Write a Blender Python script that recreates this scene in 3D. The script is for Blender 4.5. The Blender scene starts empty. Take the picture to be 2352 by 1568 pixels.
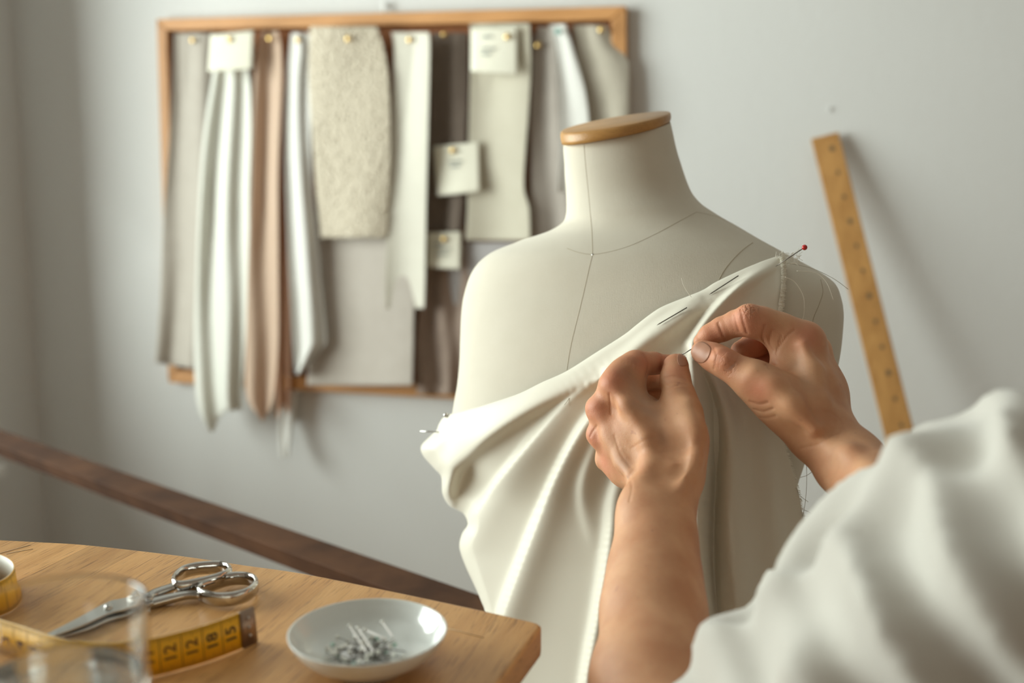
import bpy, bmesh, math, random
import numpy as np
from mathutils import Vector, Matrix
from mathutils.bvhtree import BVHTree
from mathutils.geometry import tessellate_polygon
random.seed(4); rng = np.random.default_rng(4)
SC = bpy.context.scene; COL = SC.collection; R = math.radians

# ------------------------------------------------------------ camera
FOC = 2352 * 35 / 36.0
CAM_Z = 1.20
cd = bpy.data.cameras.new('camera'); cam = bpy.data.objects.new('camera', cd); COL.objects.link(cam)
cd.lens = 35; cd.sensor_width = 36; cd.clip_start = 0.02; cd.clip_end = 50
cam.location = (0, 0, CAM_Z); cam.rotation_euler = (R(82), 0, R(15.3))
cd.dof.use_dof = True; cd.dof.focus_distance = 0.825; cd.dof.aperture_fstop = 3.0; cd.dof.aperture_blades = 9
SC.camera = cam
CM = Matrix.Translation((0, 0, CAM_Z)) @ cam.rotation_euler.to_matrix().to_4x4()
CMI = CM.inverted()
CMn = np.array(CM); CMIn = np.array(CMI)

# ------------------------------------------------------------ world, light, exposure
WD = 2.10            # distance of the back wall
WX = -0.875 * WD     # left wall
w = bpy.data.worlds.new('world'); SC.world = w; w.use_nodes = True
w.node_tree.nodes['Background'].inputs[0].default_value = (1.0, 0.80, 0.60, 1)
w.node_tree.nodes['Background'].inputs[1].default_value = 0.22
ld = bpy.data.lights.new('window_daylight', 'AREA'); ld.shape = 'RECTANGLE'; ld.size = 3.0; ld.size_y = 2.6
ld.energy = 255; ld.color = (0.915, 1.0, 0.95)
lo = bpy.data.objects.new('window_daylight', ld); COL.objects.link(lo)
lo.location = (WX - 1.3, 0.35, 1.35)
lo.rotation_euler = Vector((-1, 0.0, 0.0)).to_track_quat('Z', 'Y').to_euler()
SC.view_settings.view_transform = 'Standard'; SC.view_settings.look = 'None'
SC.view_settings.gamma = 1; SC.view_settings.use_curve_mapping = False
SC.view_settings.exposure = 0.42

# ------------------------------------------------------------ helpers
def P(px, py, d):
    return CM @ Vector(((px - 1176) / FOC * d, -(py - 784) / FOC * d, -d))
def Pn(px, py, d):
    px, py, d = np.broadcast_arrays(np.asarray(px, float), np.asarray(py, float), np.asarray(d, float))
    c = np.stack([(px - 1176) / FOC * d, -(py - 784) / FOC * d, -d], -1)
    return c @ CMn[:3, :3].T + CMn[:3, 3]
def proj(p):
    c = (np.asarray(p) - CMn[:3, 3]) @ CMn[:3, :3]
    return 1176 + FOC * c[..., 0] / -c[..., 2], 784 - FOC * c[..., 1] / -c[..., 2]
O = Vector((0, 0, CAM_Z))
def onz(px, py, z):
    v = P(px, py, 1) - O; return O + v * ((z - CAM_Z) / v.z)
def ony(px, py, off):
    v = P(px, py, 1) - O; return O + v * ((WD - off) / v.y)
def depth_of(p): return -(CMI @ Vector(p)).z

def mesh_obj(name, verts, faces, mat=None, parent=None, smooth=True):
    me = bpy.data.meshes.new(name)
    me.from_pydata([tuple(map(float, v)) for v in verts], [], [tuple(int(i) for i in f) for f in faces])
    me.update()
    if smooth: me.polygons.foreach_set('use_smooth', [True] * len(me.polygons))
    o = bpy.data.objects.new(name, me); COL.objects.link(o)
    if mat: me.materials.append(mat)
    if parent: o.parent = parent; o.matrix_parent_inverse = PM(parent).inverted()
    return o
def outward(o):
    b = bmesh.new(); b.from_mesh(o.data); bmesh.ops.remove_doubles(b, verts=b.verts, dist=1e-5); bmesh.ops.recalc_face_normals(b, faces=b.faces); b.to_mesh(o.data); b.free(); return o
def PM(o):
    m = Matrix.Translation(o.location) @ o.rotation_euler.to_matrix().to_4x4()
    return m if o.parent is None else PM(o.parent) @ o.matrix_parent_inverse @ m
def big_mesh(name, V, Q, mat=None, parent=None):
    me = bpy.data.meshes.new(name); V = np.asarray(V, np.float32); Q = np.asarray(Q, np.int32)
    me.vertices.add(len(V)); me.vertices.foreach_set('co', V.ravel())
    me.loops.add(Q.size); me.loops.foreach_set('vertex_index', Q.ravel())
    me.polygons.add(len(Q)); me.polygons.foreach_set('loop_start', np.arange(len(Q), dtype=np.int32) * 4)
    me.polygons.foreach_set('loop_total', np.full(len(Q), 4, np.int32))
    me.update(calc_edges=True); me.polygons.foreach_set('use_smooth', [True] * len(Q))
    o = bpy.data.objects.new(name, me); COL.objects.link(o)
    if mat: me.materials.append(mat)
    if parent: o.parent = parent; o.matrix_parent_inverse = PM(parent).inverted()
    return o
def empty(name, loc, label=None, cat=None, group=None):
    o = bpy.data.objects.new(name, None); COL.objects.link(o); o.location = loc; o.empty_display_size = .02
    tag(o, label, cat, group); return o
def tag(o, label=None, cat=None, group=None, kind=None):
    if label: o['label'] = label
    if cat: o['category'] = cat
    if group: o['group'] = group
    if kind: o['kind'] = kind
    return o
def solid(o, t, off=-1):
    m = o.modifiers.new('thickness', 'SOLIDIFY'); m.thickness = t; m.offset = off; return o
def bev(o, wd, seg=3):
    m = o.modifiers.new('bevel', 'BEVEL'); m.width = wd; m.segments = seg; m.limit_method = 'ANGLE'; m.angle_limit = R(40); return o
def box_vf(lo_, hi_):
    x0, y0, z0 = lo_; x1, y1, z1 = hi_
    v = [(x0,y0,z0),(x1,y0,z0),(x1,y1,z0),(x0,y1,z0),(x0,y0,z1),(x1,y0,z1),(x1,y1,z1),(x0,y1,z1)]
    f = [(0,3,2,1),(4,5,6,7),(0,1,5,4),(1,2,6,5),(2,3,7,6),(3,0,4,7)]
    return v, f
def box(name, lo_, hi_, mat, parent=None, b=0.002):
    v, f = box_vf(lo_, hi_); o = mesh_obj(name, v, f, mat, parent, False)
    if b: bev(o, b)
    return o
def join_vf(lst):
    V, F = [], []
    for v, f in lst:
        n = len(V); V += list(v); F += [tuple(i + n for i in q) for q in f]
    return V, F
def tube_vf(pts, r, n=8, closed=False, flat=1.0, up=None):
    """a tube along pts; r number or list; flat scales the 2nd radius; up fixes its frame"""
    pts = [Vector(p) for p in pts]; m = len(pts); rr = [r] * m if not hasattr(r, '__len__') else r
    V, F = [], []; prev = None
    for i in range(m):
        a = pts[(i - 1) % m] if closed or i > 0 else pts[i]; b = pts[(i + 1) % m] if closed or i < m - 1 else pts[i]
        t = (b - a).normalized()
        if up is not None: s = Vector(up).cross(t).normalized()
        elif prev is None: s = t.orthogonal().normalized()
        else: s = (prev - t * prev.dot(t)).normalized()
        prev = s; u = t.cross(s)
        for k in range(n):
            an = 2 * math.pi * k / n
            V.append(pts[i] + s * math.cos(an) * rr[i] + u * math.sin(an) * rr[i] * flat)
    for i in range(m if closed else m - 1):
        j = (i + 1) % m
        for k in range(n):
            l = (k + 1) % n; F.append((i*n+k, i*n+l, j*n+l, j*n+k))
    if not closed:
        F.append(tuple(range(n))[::-1]); F.append(tuple((m-1)*n+k for k in range(n)))
    return V, F
def dense(prof, st=.0004):
    out = [prof[0]]
    for a, b in zip(prof, prof[1:]):
        l = math.hypot(b[0]-a[0], b[1]-a[1])
        if l > 3*st:
            for t in (st/l, 1 - st/l): out.append((a[0]+(b[0]-a[0])*t, a[1]+(b[1]-a[1])*t))
        out.append(b)
    return out
def lathe_vf(prof, n=64, c=(0,0,0)):
    V, F = [], []; m = len(prof)
    for r, z in prof:
        for k in range(n):
            a = 2*math.pi*k/n; V.append((c[0]+r*math.cos(a), c[1]+r*math.sin(a), c[2]+z))
    for i in range(m-1):
        for k in range(n):
            l = (k+1) % n; F.append((i*n+k, i*n+l, (i+1)*n+l, (i+1)*n+k))
    return V, F
def sphere_vf(c, r, n=12, m=8):
    prof = [(max(1e-6, r*math.sin(math.pi*i/m)), -r*math.cos(math.pi*i/m)) for i in range(m+1)]
    return lathe_vf(prof, n, c)
def catmull(pts, n):
    """resample a list of tuples smoothly, n samples per segment"""
    A = np.array(pts, float); out = []
    for i in range(len(A)-1):
        p0 = A[max(i-1,0)]; p1 = A[i]; p2 = A[i+1]; p3 = A[min(i+2,len(A)-1)]
        for k in range(n):
            t = k/n
            out.append(.5*((2*p1)+(-p0+p2)*t+(2*p0-5*p1+4*p2-p3)*t*t+(-p0+3*p1-3*p2+p3)*t**3))
    out.append(A[-1]); return np.array(out)

# ------------------------------------------------------------ materials
def mat(name, col, rough=.6, metal=0, bump=None, noise=None, sheen=0, sss=0, trans=0, spec=.5, coat=0, weave=None, extra=None):
    """noise=(scale, amount, second colour)  bump=(scale, distance)  weave=(threads per m, distance)"""
    m = bpy.data.materials.new(name); m.use_nodes = True; nt = m.node_tree; N = nt.nodes; L = nt.links
    b = N['Principled BSDF']; b.inputs['Base Color'].default_value = (*col, 1); b.inputs['Roughness'].default_value = rough
    b.inputs['Metallic'].default_value = metal; b.inputs['Specular IOR Level'].default_value = spec
    b.inputs['Sheen Weight'].default_value = sheen; b.inputs['Coat Weight'].default_value = coat
    if sss:
        b.inputs['Subsurface Weight'].default_value = sss; b.inputs['Subsurface Radius'].default_value = (.9, .35, .2); b.inputs['Subsurface Scale'].default_value = .006
    if trans: b.inputs['Transmission Weight'].default_value = trans
    tc = N.new('ShaderNodeTexCoord')
    if noise:
        nz = N.new('ShaderNodeTexNoise'); nz.inputs['Scale'].default_value = noise[0]; nz.inputs['Detail'].default_value = 6
        L.new(tc.outputs['Object'], nz.inputs['Vector'])
        rp = N.new('ShaderNodeValToRGB'); rp.color_ramp.elements[0].position = .35; rp.color_ramp.elements[1].position = .68
        rp.color_ramp.elements[0].color = (*noise[2], 1); rp.color_ramp.elements[1].color = (*col, 1)
        mx = N.new('ShaderNodeMix'); mx.data_type = 'RGBA'; mx.inputs[0].default_value = noise[1]
        mx.inputs[6].default_value = (*col, 1)
        L.new(nz.outputs['Fac'], rp.inputs[0]); L.new(rp.outputs[0], mx.inputs[7]); L.new(mx.outputs[2], b.inputs['Base Color'])
    last = None
    if bump:
        nb = N.new('ShaderNodeTexNoise'); nb.inputs['Scale'].default_value = bump[0]; nb.inputs['Detail'].default_value = 4
        L.new(tc.outputs['Object'], nb.inputs['Vector'])
        bp = N.new('ShaderNodeBump'); bp.inputs['Distance'].default_value = bump[1]; bp.inputs['Strength'].default_value = 1
        L.new(nb.outputs['Fac'], bp.inputs['Height']); last = bp
    if weave:
        for ax, (rx, ry, rz) in enumerate(((0, 0, 0), (0, R(90), 0))):
            mp = N.new('ShaderNodeMapping'); mp.inputs['Rotation'].default_value = (rx, ry, rz)
            mp.inputs['Scale'].default_value = (weave[0], weave[0]*.12, weave[0]*.12)
            L.new(tc.outputs['Object'], mp.inputs['Vector'])
            nb = N.new('ShaderNodeTexNoise'); nb.inputs['Scale'].default_value = 1; nb.inputs['Detail'].default_value = 1
            L.new(mp.outputs[0], nb.inputs['Vector'])
            bp = N.new('ShaderNodeBump'); bp.inputs['Distance'].default_value = weave[1]
            L.new(nb.outputs['Fac'], bp.inputs['Height'])
            if last: L.new(last.outputs[0], bp.inputs['Normal'])
            last = bp
    if last: L.new(last.outputs[0], b.inputs['Normal'])
    if extra: extra(m, nt, b, tc)
    return m
def wood(name, c1, c2, dark, axis='Y', plank=.05, streak=1.0, rough=.45, scale=1.0):
    m = bpy.data.materials.new(name); m.use_nodes = True; nt = m.node_tree; N = nt.nodes; L = nt.links; b = N['Principled BSDF']
    b.inputs['Roughness'].default_value = rough
    tc = N.new('ShaderNodeTexCoord'); mp = N.new('ShaderNodeMapping')
    rot = {'Y': (0, 0, 0), 'X': (0, 0, R(90)), 'Z': (R(90), 0, 0)}[axis]
    mp.inputs['Rotation'].default_value = rot
    L.new(tc.outputs['Object'], mp.inputs['Vector'])
    sp = N.new('ShaderNodeSeparateXYZ'); L.new(mp.outputs[0], sp.inputs[0])
    dv = N.new('ShaderNodeMath'); dv.operation = 'DIVIDE'; dv.inputs[1].default_value = plank; L.new(sp.outputs[0], dv.inputs[0])
    fl = N.new('ShaderNodeMath'); fl.operation = 'FLOOR'; L.new(dv.outputs[0], fl.inputs[0])
    wn = N.new('ShaderNodeTexWhiteNoise'); wn.noise_dimensions = '1D'; L.new(fl.outputs[0], wn.inputs['W'])
    # stretched grain, shifted per plank
    cb = N.new('ShaderNodeCombineXYZ'); 
    for i in range(3): L.new(sp.outputs[i], cb.inputs[i])
    ad = N.new('ShaderNodeVectorMath'); ad.operation = 'ADD'; L.new(cb.outputs[0], ad.inputs[0])
    sc = N.new('ShaderNodeVectorMath'); sc.operation = 'SCALE'; sc.inputs['Scale'].default_value = 7; L.new(wn.outputs['Color'], sc.inputs[0]); L.new(sc.outputs[0], ad.inputs[1])
    m2 = N.new('ShaderNodeMapping'); m2.inputs['Scale'].default_value = (60*scale, 7*scale, 60*scale); L.new(ad.outputs[0], m2.inputs['Vector'])
    g = N.new('ShaderNodeTexNoise'); g.inputs['Scale'].default_value = 1; g.inputs['Detail'].default_value = 8; g.inputs['Distortion'].default_value = .6; L.new(m2.outputs[0], g.inputs['Vector'])
    rp = N.new('ShaderNodeValToRGB'); e = rp.color_ramp.elements; e[0].position = .36; e[0].color = (*c2, 1); e[1].position = .62; e[1].color = (*c1, 1)
    L.new(g.outputs['Fac'], rp.inputs[0])
    m3 = N.new('ShaderNodeMapping'); m3.inputs['Scale'].default_value = (900*scale, 38*scale, 900*scale); L.new(ad.outputs[0], m3.inputs['Vector'])
    g2 = N.new('ShaderNodeTexNoise'); g2.inputs['Scale'].default_value = 1; g2.inputs['Detail'].default_value = 3; L.new(m3.outputs[0], g2.inputs['Vector'])
    r2 = N.new('ShaderNodeValToRGB'); e = r2.color_ramp.elements; e[0].position = .30; e[0].color = (*[streak*.75]*3, 1); e[1].position = .42; e[1].color = (0, 0, 0, 1)
    L.new(g2.outputs['Fac'], r2.inputs[0])
    mx = N.new('ShaderNodeMix'); mx.data_type = 'RGBA'; L.new(r2.outputs[0], mx.inputs[0]); L.new(rp.outputs[0], mx.inputs[6]); mx.inputs[7].default_value = (*dark, 1)
    # plank tint
    hs = N.new('ShaderNodeHueSaturation'); mr = N.new('ShaderNodeMapRange'); mr.inputs[3].default_value = .86; mr.inputs[4].default_value = 1.14
    L.new(wn.outputs['Value'], mr.inputs[0]); L.new(mr.outputs[0], hs.inputs['Value']); L.new(mx.outputs[2], hs.inputs['Color'])
    # joint line
    fr = N.new('ShaderNodeMath'); fr.operation = 'FRACT'; L.new(dv.outputs[0], fr.inputs[0])
    lt = N.new('ShaderNodeMath'); lt.operation = 'LESS_THAN'; lt.inputs[1].default_value = .0006/plank*1.0; L.new(fr.outputs[0], lt.inputs[0])
    ml = N.new('ShaderNodeMath'); ml.operation = 'MULTIPLY'; ml.inputs[1].default_value = .5; L.new(lt.outputs[0], ml.inputs[0])
    mj = N.new('ShaderNodeMix'); mj.data_type = 'RGBA'; L.new(ml.outputs[0], mj.inputs[0]); L.new(hs.outputs[0], mj.inputs[6]); mj.inputs[7].default_value = (*dark, 1)
    L.new(mj.outputs[2], b.inputs['Base Color'])
    bp = N.new('ShaderNodeBump'); bp.inputs['Distance'].default_value = .0003; L.new(g2.outputs['Fac'], bp.inputs['Height']); L.new(bp.outputs[0], b.inputs['Normal'])
    return m
def translucent(m, col, f=.25):
    nt = m.node_tree; b = nt.nodes['Principled BSDF']; o = nt.nodes['Material Output']
    t = nt.nodes.new('ShaderNodeBsdfTranslucent'); t.inputs[0].default_value = (*col, 1)
    x = nt.nodes.new('ShaderNodeMixShader'); x.inputs[0].default_value = f
    nt.links.new(b.outputs[0], x.inputs[1]); nt.links.new(t.outputs[0], x.inputs[2]); nt.links.new(x.outputs[0], o.inputs[0]); return m

M = {}
M['wall'] = mat('plaster', (.66, .665, .65), .9, bump=(60, .0006), noise=(1.2, .35, (.62, .62, .60)), spec=.2)
M['floor'] = wood('floor_boards', (.35, .24, .15), (.28, .18, .1), (.1, .06, .03), 'Y', .14)
M['table'] = wood('beech_top', (.63, .345, .13), (.52, .265, .09), (.16, .07, .022), 'Y', .046, 1.0, .42)
M['oak'] = wood('oak_frame', (.60, .30, .11), (.50, .24, .08), (.3, .13, .04), 'X', .5, .3, .5)
M['oak_v'] = wood('oak_frame_upright', (.60, .30, .11), (.50, .24, .08), (.3, .13, .04), 'Z', .5, .3, .5)
M['cork'] = mat('cork', (.33, .13, .05), .9, bump=(300, .001), noise=(90, .8, (.2, .07, .025)))
M['dark_wood'] = wood('dark_wood', (.17, .085, .055), (.115, .055, .035), (.03, .015, .01), 'X', .5, .8, .42)
M['ruler'] = wood('ruler_wood', (.50, .265, .085), (.40, .20, .06), (.2, .09, .03), 'Z', .5, .5, .4)
M['cap'] = wood('cap_wood', (.55, .29, .09), (.45, .225, .06), (.15, .07, .02), 'X', .5, .6, .38, 1.3)
M['brass'] = mat('brass', (.75, .52, .2), .3, 1)
M['steel'] = mat('polished_steel', (.52, .50, .475), .10, 1)
M['steel_dull'] = mat('brushed_steel', (.55, .54, .52), .3, 1)
M['white_paint'] = mat('white_paint', (.75, .76, .74), .4)
M['black'] = mat('black_ink', (.03, .025, .02), .6)
M['paper'] = mat('paper', (.80, .78, .66), .8, noise=(20, .4, (.74, .71, .58)))
M['ink_blue'] = mat('faded_ink', (.36, .40, .40), .8)
# ------------------------------------------------------------ room
def struct(o): return tag(o, kind='structure')
RX, BY, HZ = 2.6, -1.6, 2.7
struct(box('wall_back', (WX - .3, WD, 0), (RX, WD + .15, HZ), M['wall'], b=0))
wy0, wy1, wz0, wz1 = .0, 1.72, .72, 2.30
parts = [box_vf((WX - .14, BY, 0), (WX, wy0, HZ)), box_vf((WX - .14, wy1, 0), (WX, WD, HZ)),
         box_vf((WX - .14, wy0, 0), (WX, wy1, wz0)), box_vf((WX - .14, wy0, wz1), (WX, wy1, HZ))]
V, F = join_vf(parts); struct(mesh_obj('wall_left', V, F, M['wall'], None, False))
struct(box('floor', (WX - .3, BY, -.05), (RX, WD + .15, 0), M['floor'], b=0))
struct(box('ceiling', (WX - .3, BY, HZ), (RX, WD + .15, HZ + .05), M['wall'], b=0))
def rails(y0, y1, z0, z1, x0, x1, t):
    return [box_vf((x0, y0, z0), (x1, y0 + t, z1)), box_vf((x0, y1 - t, z0), (x1, y1, z1)), box_vf((x0, y0 + t, z0), (x1, y1 - t, z0 + t)), box_vf((x0, y0 + t, z1 - t), (x1, y1 - t, z1))]
ym = (wy0 + wy1) / 2
V, F = join_vf(rails(wy0, wy1, wz0, wz1, WX - .13, WX - .08, .05) + [box_vf((WX - .13, ym - .03, wz0 + .05), (WX - .08, ym + .03, wz1 - .05)), box_vf((WX - .12, wy0 + .05, 1.52), (WX - .09, wy1 - .05, 1.55))])
struct(mesh_obj('window_1', V, F, M['white_paint'], None, False))
struct(box('trim_1', (WX - .005, .1, .545), (WX + .05, 1.93, .575), M['white_paint'], b=.006))

# ------------------------------------------------------------ pin board
def wp(px, py, off): return ony(px, py, off)
bc = [(374, 48), (1442, 19), (1446, 934), (400, 874)]
bi = [(398, 74), (1408, 50), (1412, 900), (420, 846)]
board = empty('pin_board', wp(910, 470, 0.0), 'wide pin board in a thin orange wooden frame on the pale wall', 'pin board')
def quad_prism(name, q, o0, o1, m, parent):
    V = [wp(x, y, o0) for x, y in q]; base = [(v.x, v.z) for v in V]
    V = [Vector((x, WD - o0, z)) for x, z in base] + [Vector((x, WD - o1, z)) for x, z in base]
    return bev(mesh_obj(name, V, [(0,1,2,3),(7,6,5,4),(0,4,5,1),(1,5,6,2),(2,6,7,3),(3,7,4,0)], m, parent, False), .0025)
quad_prism('board_panel', bi, .003, .009, M['cork'], board)
for nm, q, mm in (('frame_rail', [bc[0], bc[1], bi[1], bi[0]], 'oak'), ('frame_rail', [bi[3], bi[2], bc[2], bc[3]], 'oak'),
                  ('frame_stile', [bc[0], bi[0], bi[3], bc[3]], 'oak_v'), ('frame_stile', [bi[1], bc[1], bc[2], bi[2]], 'oak_v')):
    quad_prism(nm, q, .001, .026, M[mm], board)
c = wp(884, 20, .012)
hk = mesh_obj('picture_hook', *join_vf([tube_vf([wp(884, 34, .012), wp(884, 22, .012), wp(880, 12, .014), wp(886, 6, .012), wp(891, 14, .010)], .0022, 8), tube_vf([wp(884, 12, 0), wp(884, 12, .016)], .003, 10)]), M['steel_dull'])
tag(hk, 'small grey metal picture hook in the wall above the pin board frame', 'hook')
# little nail mark in the wall to the right
nm_ = mesh_obj('wall_nail', *join_vf([tube_vf([wp(1905, 251, -.002), wp(1905, 251, .004)], .0028, 10)]), M['wall'])
tag(nm_, 'tiny painted-over nail in the wall above the wooden ruler', 'nail')

def cloth(col, c2, scale=30, tr=.2, rough=.85, bump=(400, .0006), sheen=.3):
    m = mat('swatch_cloth', col, rough, noise=(scale, .5, c2), bump=bump, sheen=sheen, spec=.25)
    return translucent(m, col, tr)
C_ = {
 'taupe': cloth((.56, .515, .45), (.49, .445, .385)), 'satin': cloth((.82, .82, .75), (.79, .79, .72), rough=.45, bump=(60, .0005)),
 'peach': cloth((.74, .57, .44), (.70, .53, .40), tr=.35), 'apricot': cloth((.62, .37, .235), (.58, .34, .21), tr=.35), 'cotton': cloth((.80, .79, .75), (.75, .74, .70)),
 'linen': cloth((.60, .55, .49), (.54, .49, .43)), 'cream': cloth((.76, .735, .64), (.72, .69, .60)),
 'mauve': cloth((.25, .20, .165), (.19, .15, .12)), 'canvas': cloth((.70, .66, .54), (.65, .61, .49)),
 'lilac': cloth((.50, .45, .40), (.43, .385, .34)), 'oat': cloth((.52, .475, .39), (.45, .41, .33)),
 'palepaper': cloth((.56, .54, .54), (.52, .50, .50)), 'brown': cloth((.44, .34, .28), (.37, .28, .23)),
}
def swatch(label, rows, off, folds, mt, cat='fabric swatch', amp=.006, nc=70, nr=80, ph=0., tuck=.25, parent=None, name='fabric_swatch', tag_it=True, rim=None, curl=0.):
    A = catmull([(a, b, c_) for a, b, c_ in rows], 12)
    ys = np.linspace(A[0, 0], A[-1, 0], nr); t = (ys - A[0, 0]) / (A[-1, 0] - A[0, 0])
    xl = np.interp(ys, A[:, 0], A[:, 1]); xr = np.interp(ys, A[:, 0], A[:, 2])
    V = []; F = []
    skew = rim or (lambda s: 0)
    for i in range(nr):
        for j in range(nc):
            s_ = j / (nc - 1); g = tuck + (1 - tuck) * min(1, t[i] * 2.2)
            dz = amp * g * (1 + math.sin(2 * math.pi * folds * (s_ + .06 * math.sin(3 * t[i] + ph)) + ph)) + amp * .35 * math.sin(7.3 * s_ * folds + 4 * t[i] + ph)
            dz += curl * t[i] ** 1.6
            V.append(wp(xl[i] + (xr[i] - xl[i]) * s_, ys[i] + skew(s_) * (1 if i == nr - 1 else t[i] ** 3), off + max(dz, 0)))
    for i in range(nr - 1):
        for j in range(nc - 1): a = i * nc + j; F.append((a, a + 1, a + nc + 1, a + nc))
    o = mesh_obj(name, V, F, mt, parent); solid(o, .0012)
    if tag_it: tag(o, label, cat, 'fabric swatches on the pin board')
    return o
# back layers first
swatch('pale grey-taupe linen piece hanging lowest behind the textured swatch, hem over the frame', [(440, 725, 930), (560, 722, 955), (700, 716, 952), (800, 712, 950), (885, 705, 948)], .030, .8, C_['linen'], amp=.009, ph=3.4, curl=.035)
swatch('brown-mauve cloth hanging below the small note beside the dress form', [(560, 968, 1090), (700, 962, 1110), (800, 955, 1110), (905, 958, 1100)], .012, 2.5, C_['brown'], amp=.008, ph=.6, curl=.02)
swatch('pale lilac paper-like piece half hidden behind the shoulder of the dress form', [(556, 1068, 1190), (620, 1030, 1200), (690, 1006, 1210)], .016, .5, C_['palepaper'], amp=.002, rim=lambda s: 45 * s)
swatch('widest taupe linen swatch at the far left edge of the pin board', [(76, 400, 492), (200, 396, 490), (330, 388, 488), (500, 376, 478), (650, 370, 466), (780, 362, 456), (832, 357, 452)], .028, 1.1, C_['taupe'], amp=.011, ph=2.5, curl=.025, rim=lambda s: 16 * s)
swatch('long ivory satin swatch gathered under a note, hanging in soft folds to a point', [(120, 500, 560), (180, 488, 574), (300, 470, 578), (450, 458, 574), (650, 450, 572), (830, 447, 562), (910, 452, 556), (950, 462, 556)], .034, 1.9, C_['satin'], amp=.011, ph=.2, curl=.045, rim=lambda s: 45 * math.exp(-((s - .25) / .18) ** 2) - 10 * s)
swatch('peach chiffon swatch gathered by one pin, hanging in a long narrow twist', [(72, 604, 640), (110, 592, 646), (200, 584, 648), (400, 578, 640), (600, 570, 640), (780, 566, 640), (900, 566, 630), (945, 586, 618)], .036, 1.0, C_['peach'], amp=.012, ph=.9, curl=.045, rim=lambda s: 22 * math.exp(-((s - .5) / .3) ** 2))
swatch('narrow apricot chiffon strip between the peach swatch and the bluish white cotton', [(200, 630, 652), (400, 636, 664), (700, 636, 668), (850, 634, 668), (960, 636, 664)], .022, 1.2, C_['apricot'], amp=.006, ph=0)
swatch('sheer white tail trailing lowest below the pin board', [(860, 640, 690), (930, 642, 680), (1000, 640, 668), (1050, 645, 662)], .012, 1.5, C_['cotton'], amp=.004, curl=.05)
swatch('bluish white cotton swatch draped from one pin to a sharp lower corner', [(75, 668, 706), (110, 664, 722), (200, 656, 716), (400, 656, 716), (600, 662, 734), (700, 668, 744), (780, 672, 750), (800, 674, 742), (858, 678, 692)], .040, 1.4, C_['cotton'], amp=.011, ph=3.4, curl=.045)
swatch('cream twill strip with a folded left side beside the textured bouclé swatch', [(74, 898, 986), (120, 905, 988), (300, 900, 984), (450, 894, 980), (560, 888, 978), (640, 884, 977), (708, 886, 975)], .050, .55, C_['cream'], amp=.014, ph=3.6, tuck=.5)
swatch('dark mauve-taupe strip, darkest of all swatches', [(76, 990, 1074), (200, 988, 1074), (330, 984, 1070), (450, 980, 1066), (530, 978, 1062)], .018, 1.0, C_['mauve'], amp=.009, ph=3.2)
swatch('cream canvas swatch with a wavy right edge, carrying a pinned note at its top', [(54, 1080, 1217), (150, 1080, 1220), (260, 1078, 1214), (340, 1076, 1208), (430, 1074, 1204), (480, 1074, 1216), (552, 1070, 1218)], .026, .7, C_['canvas'], amp=.010, ph=3.3, tuck=.5)
swatch('sheer lilac-grey swatch hanging right of the cream canvas one', [(62, 1238, 1296), (110, 1224, 1310), (250, 1218, 1330), (400, 1218, 1345), (560, 1214, 1352)], .018, 1.8, C_['lilac'], amp=.005, ph=.5)
swatch('bluish white strip folded diagonally over the lilac-grey swatch', [(56, 1262, 1300), (130, 1276, 1322), (220, 1284, 1346), (320, 1286, 1352), (440, 1280, 1330)], .030, .8, C_['cotton'], amp=.007, ph=3.)
swatch('oatmeal linen swatch in the upper corner of the board, its edge cut at a slant', [(58, 1316, 1392), (100, 1320, 1412), (140, 1326, 1442), (200, 1334, 1445), (320, 1350, 1446)], .022, 1.1, C_['oat'], amp=.007, ph=2.7)

# the textured boucle swatch: a displaced nubbly sheet
def boucle():
    nr, nc = 300, 130
    A = catmull([(62, 714, 866), (120, 712, 884), (200, 712, 894), (350, 722, 897), (450, 730, 894), (545, 738, 888)], 12)
    ys = np.linspace(A[0, 0], A[-1, 0], nr); xl = np.interp(ys, A[:, 0], A[:, 1]); xr = np.interp(ys, A[:, 0], A[:, 2])
    nub = [(random.random() * 180, random.random() * 490, random.uniform(3.0, 5.0)) for _ in range(4200)]
    H = np.zeros((nr, nc)); X = np.linspace(0, 180, nc)[None, :]; Y = (ys - 62)[:, None]
    for a, b_, r_ in nub:
        i0 = max(0, int((b_ - r_) / 483 * (nr - 1))); i1 = min(nr, int((b_ + r_) / 483 * (nr - 1)) + 2)
        q = 1 - ((X - a) ** 2 + (Y[i0:i1] - b_) ** 2) / r_ ** 2
        H[i0:i1] = np.maximum(H[i0:i1], np.sqrt(np.clip(q, 0, 1)) * r_ / 6.5)
    V, F = [], []
    for i in range(nr):
        for j in range(nc):
            s_ = j / (nc - 1); wob = 2.5 * math.sin(i * .9 + j) if j in (0, nc - 1) else 0
            bow = .010 * math.sin(math.pi * s_) + .004 * math.sin(5 * s_ + 1 + i * .01)
            V.append(wp(xl[i] + (xr[i] - xl[i]) * s_ + wob, ys[i] + (3 * math.sin(j * .8) if i == nr - 1 else 0), .058 + bow + H[i, j] * .0042))
    for i in range(nr - 1):
        for j in range(nc - 1): a = i * nc + j; F.append((a, a + 1, a + nc + 1, a + nc))
    o = mesh_obj('boucle_swatch', V, F, mat('boucle_wool', (.62, .56, .45), .95, noise=(160, .6, (.47, .41, .31)), sheen=.3, spec=.1)); solid(o, .002)
    tag(o, 'thick nubbly cream bouclé swatch, most textured on the board', 'fabric swatch', 'fabric swatches on the pin board')
boucle()

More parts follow.
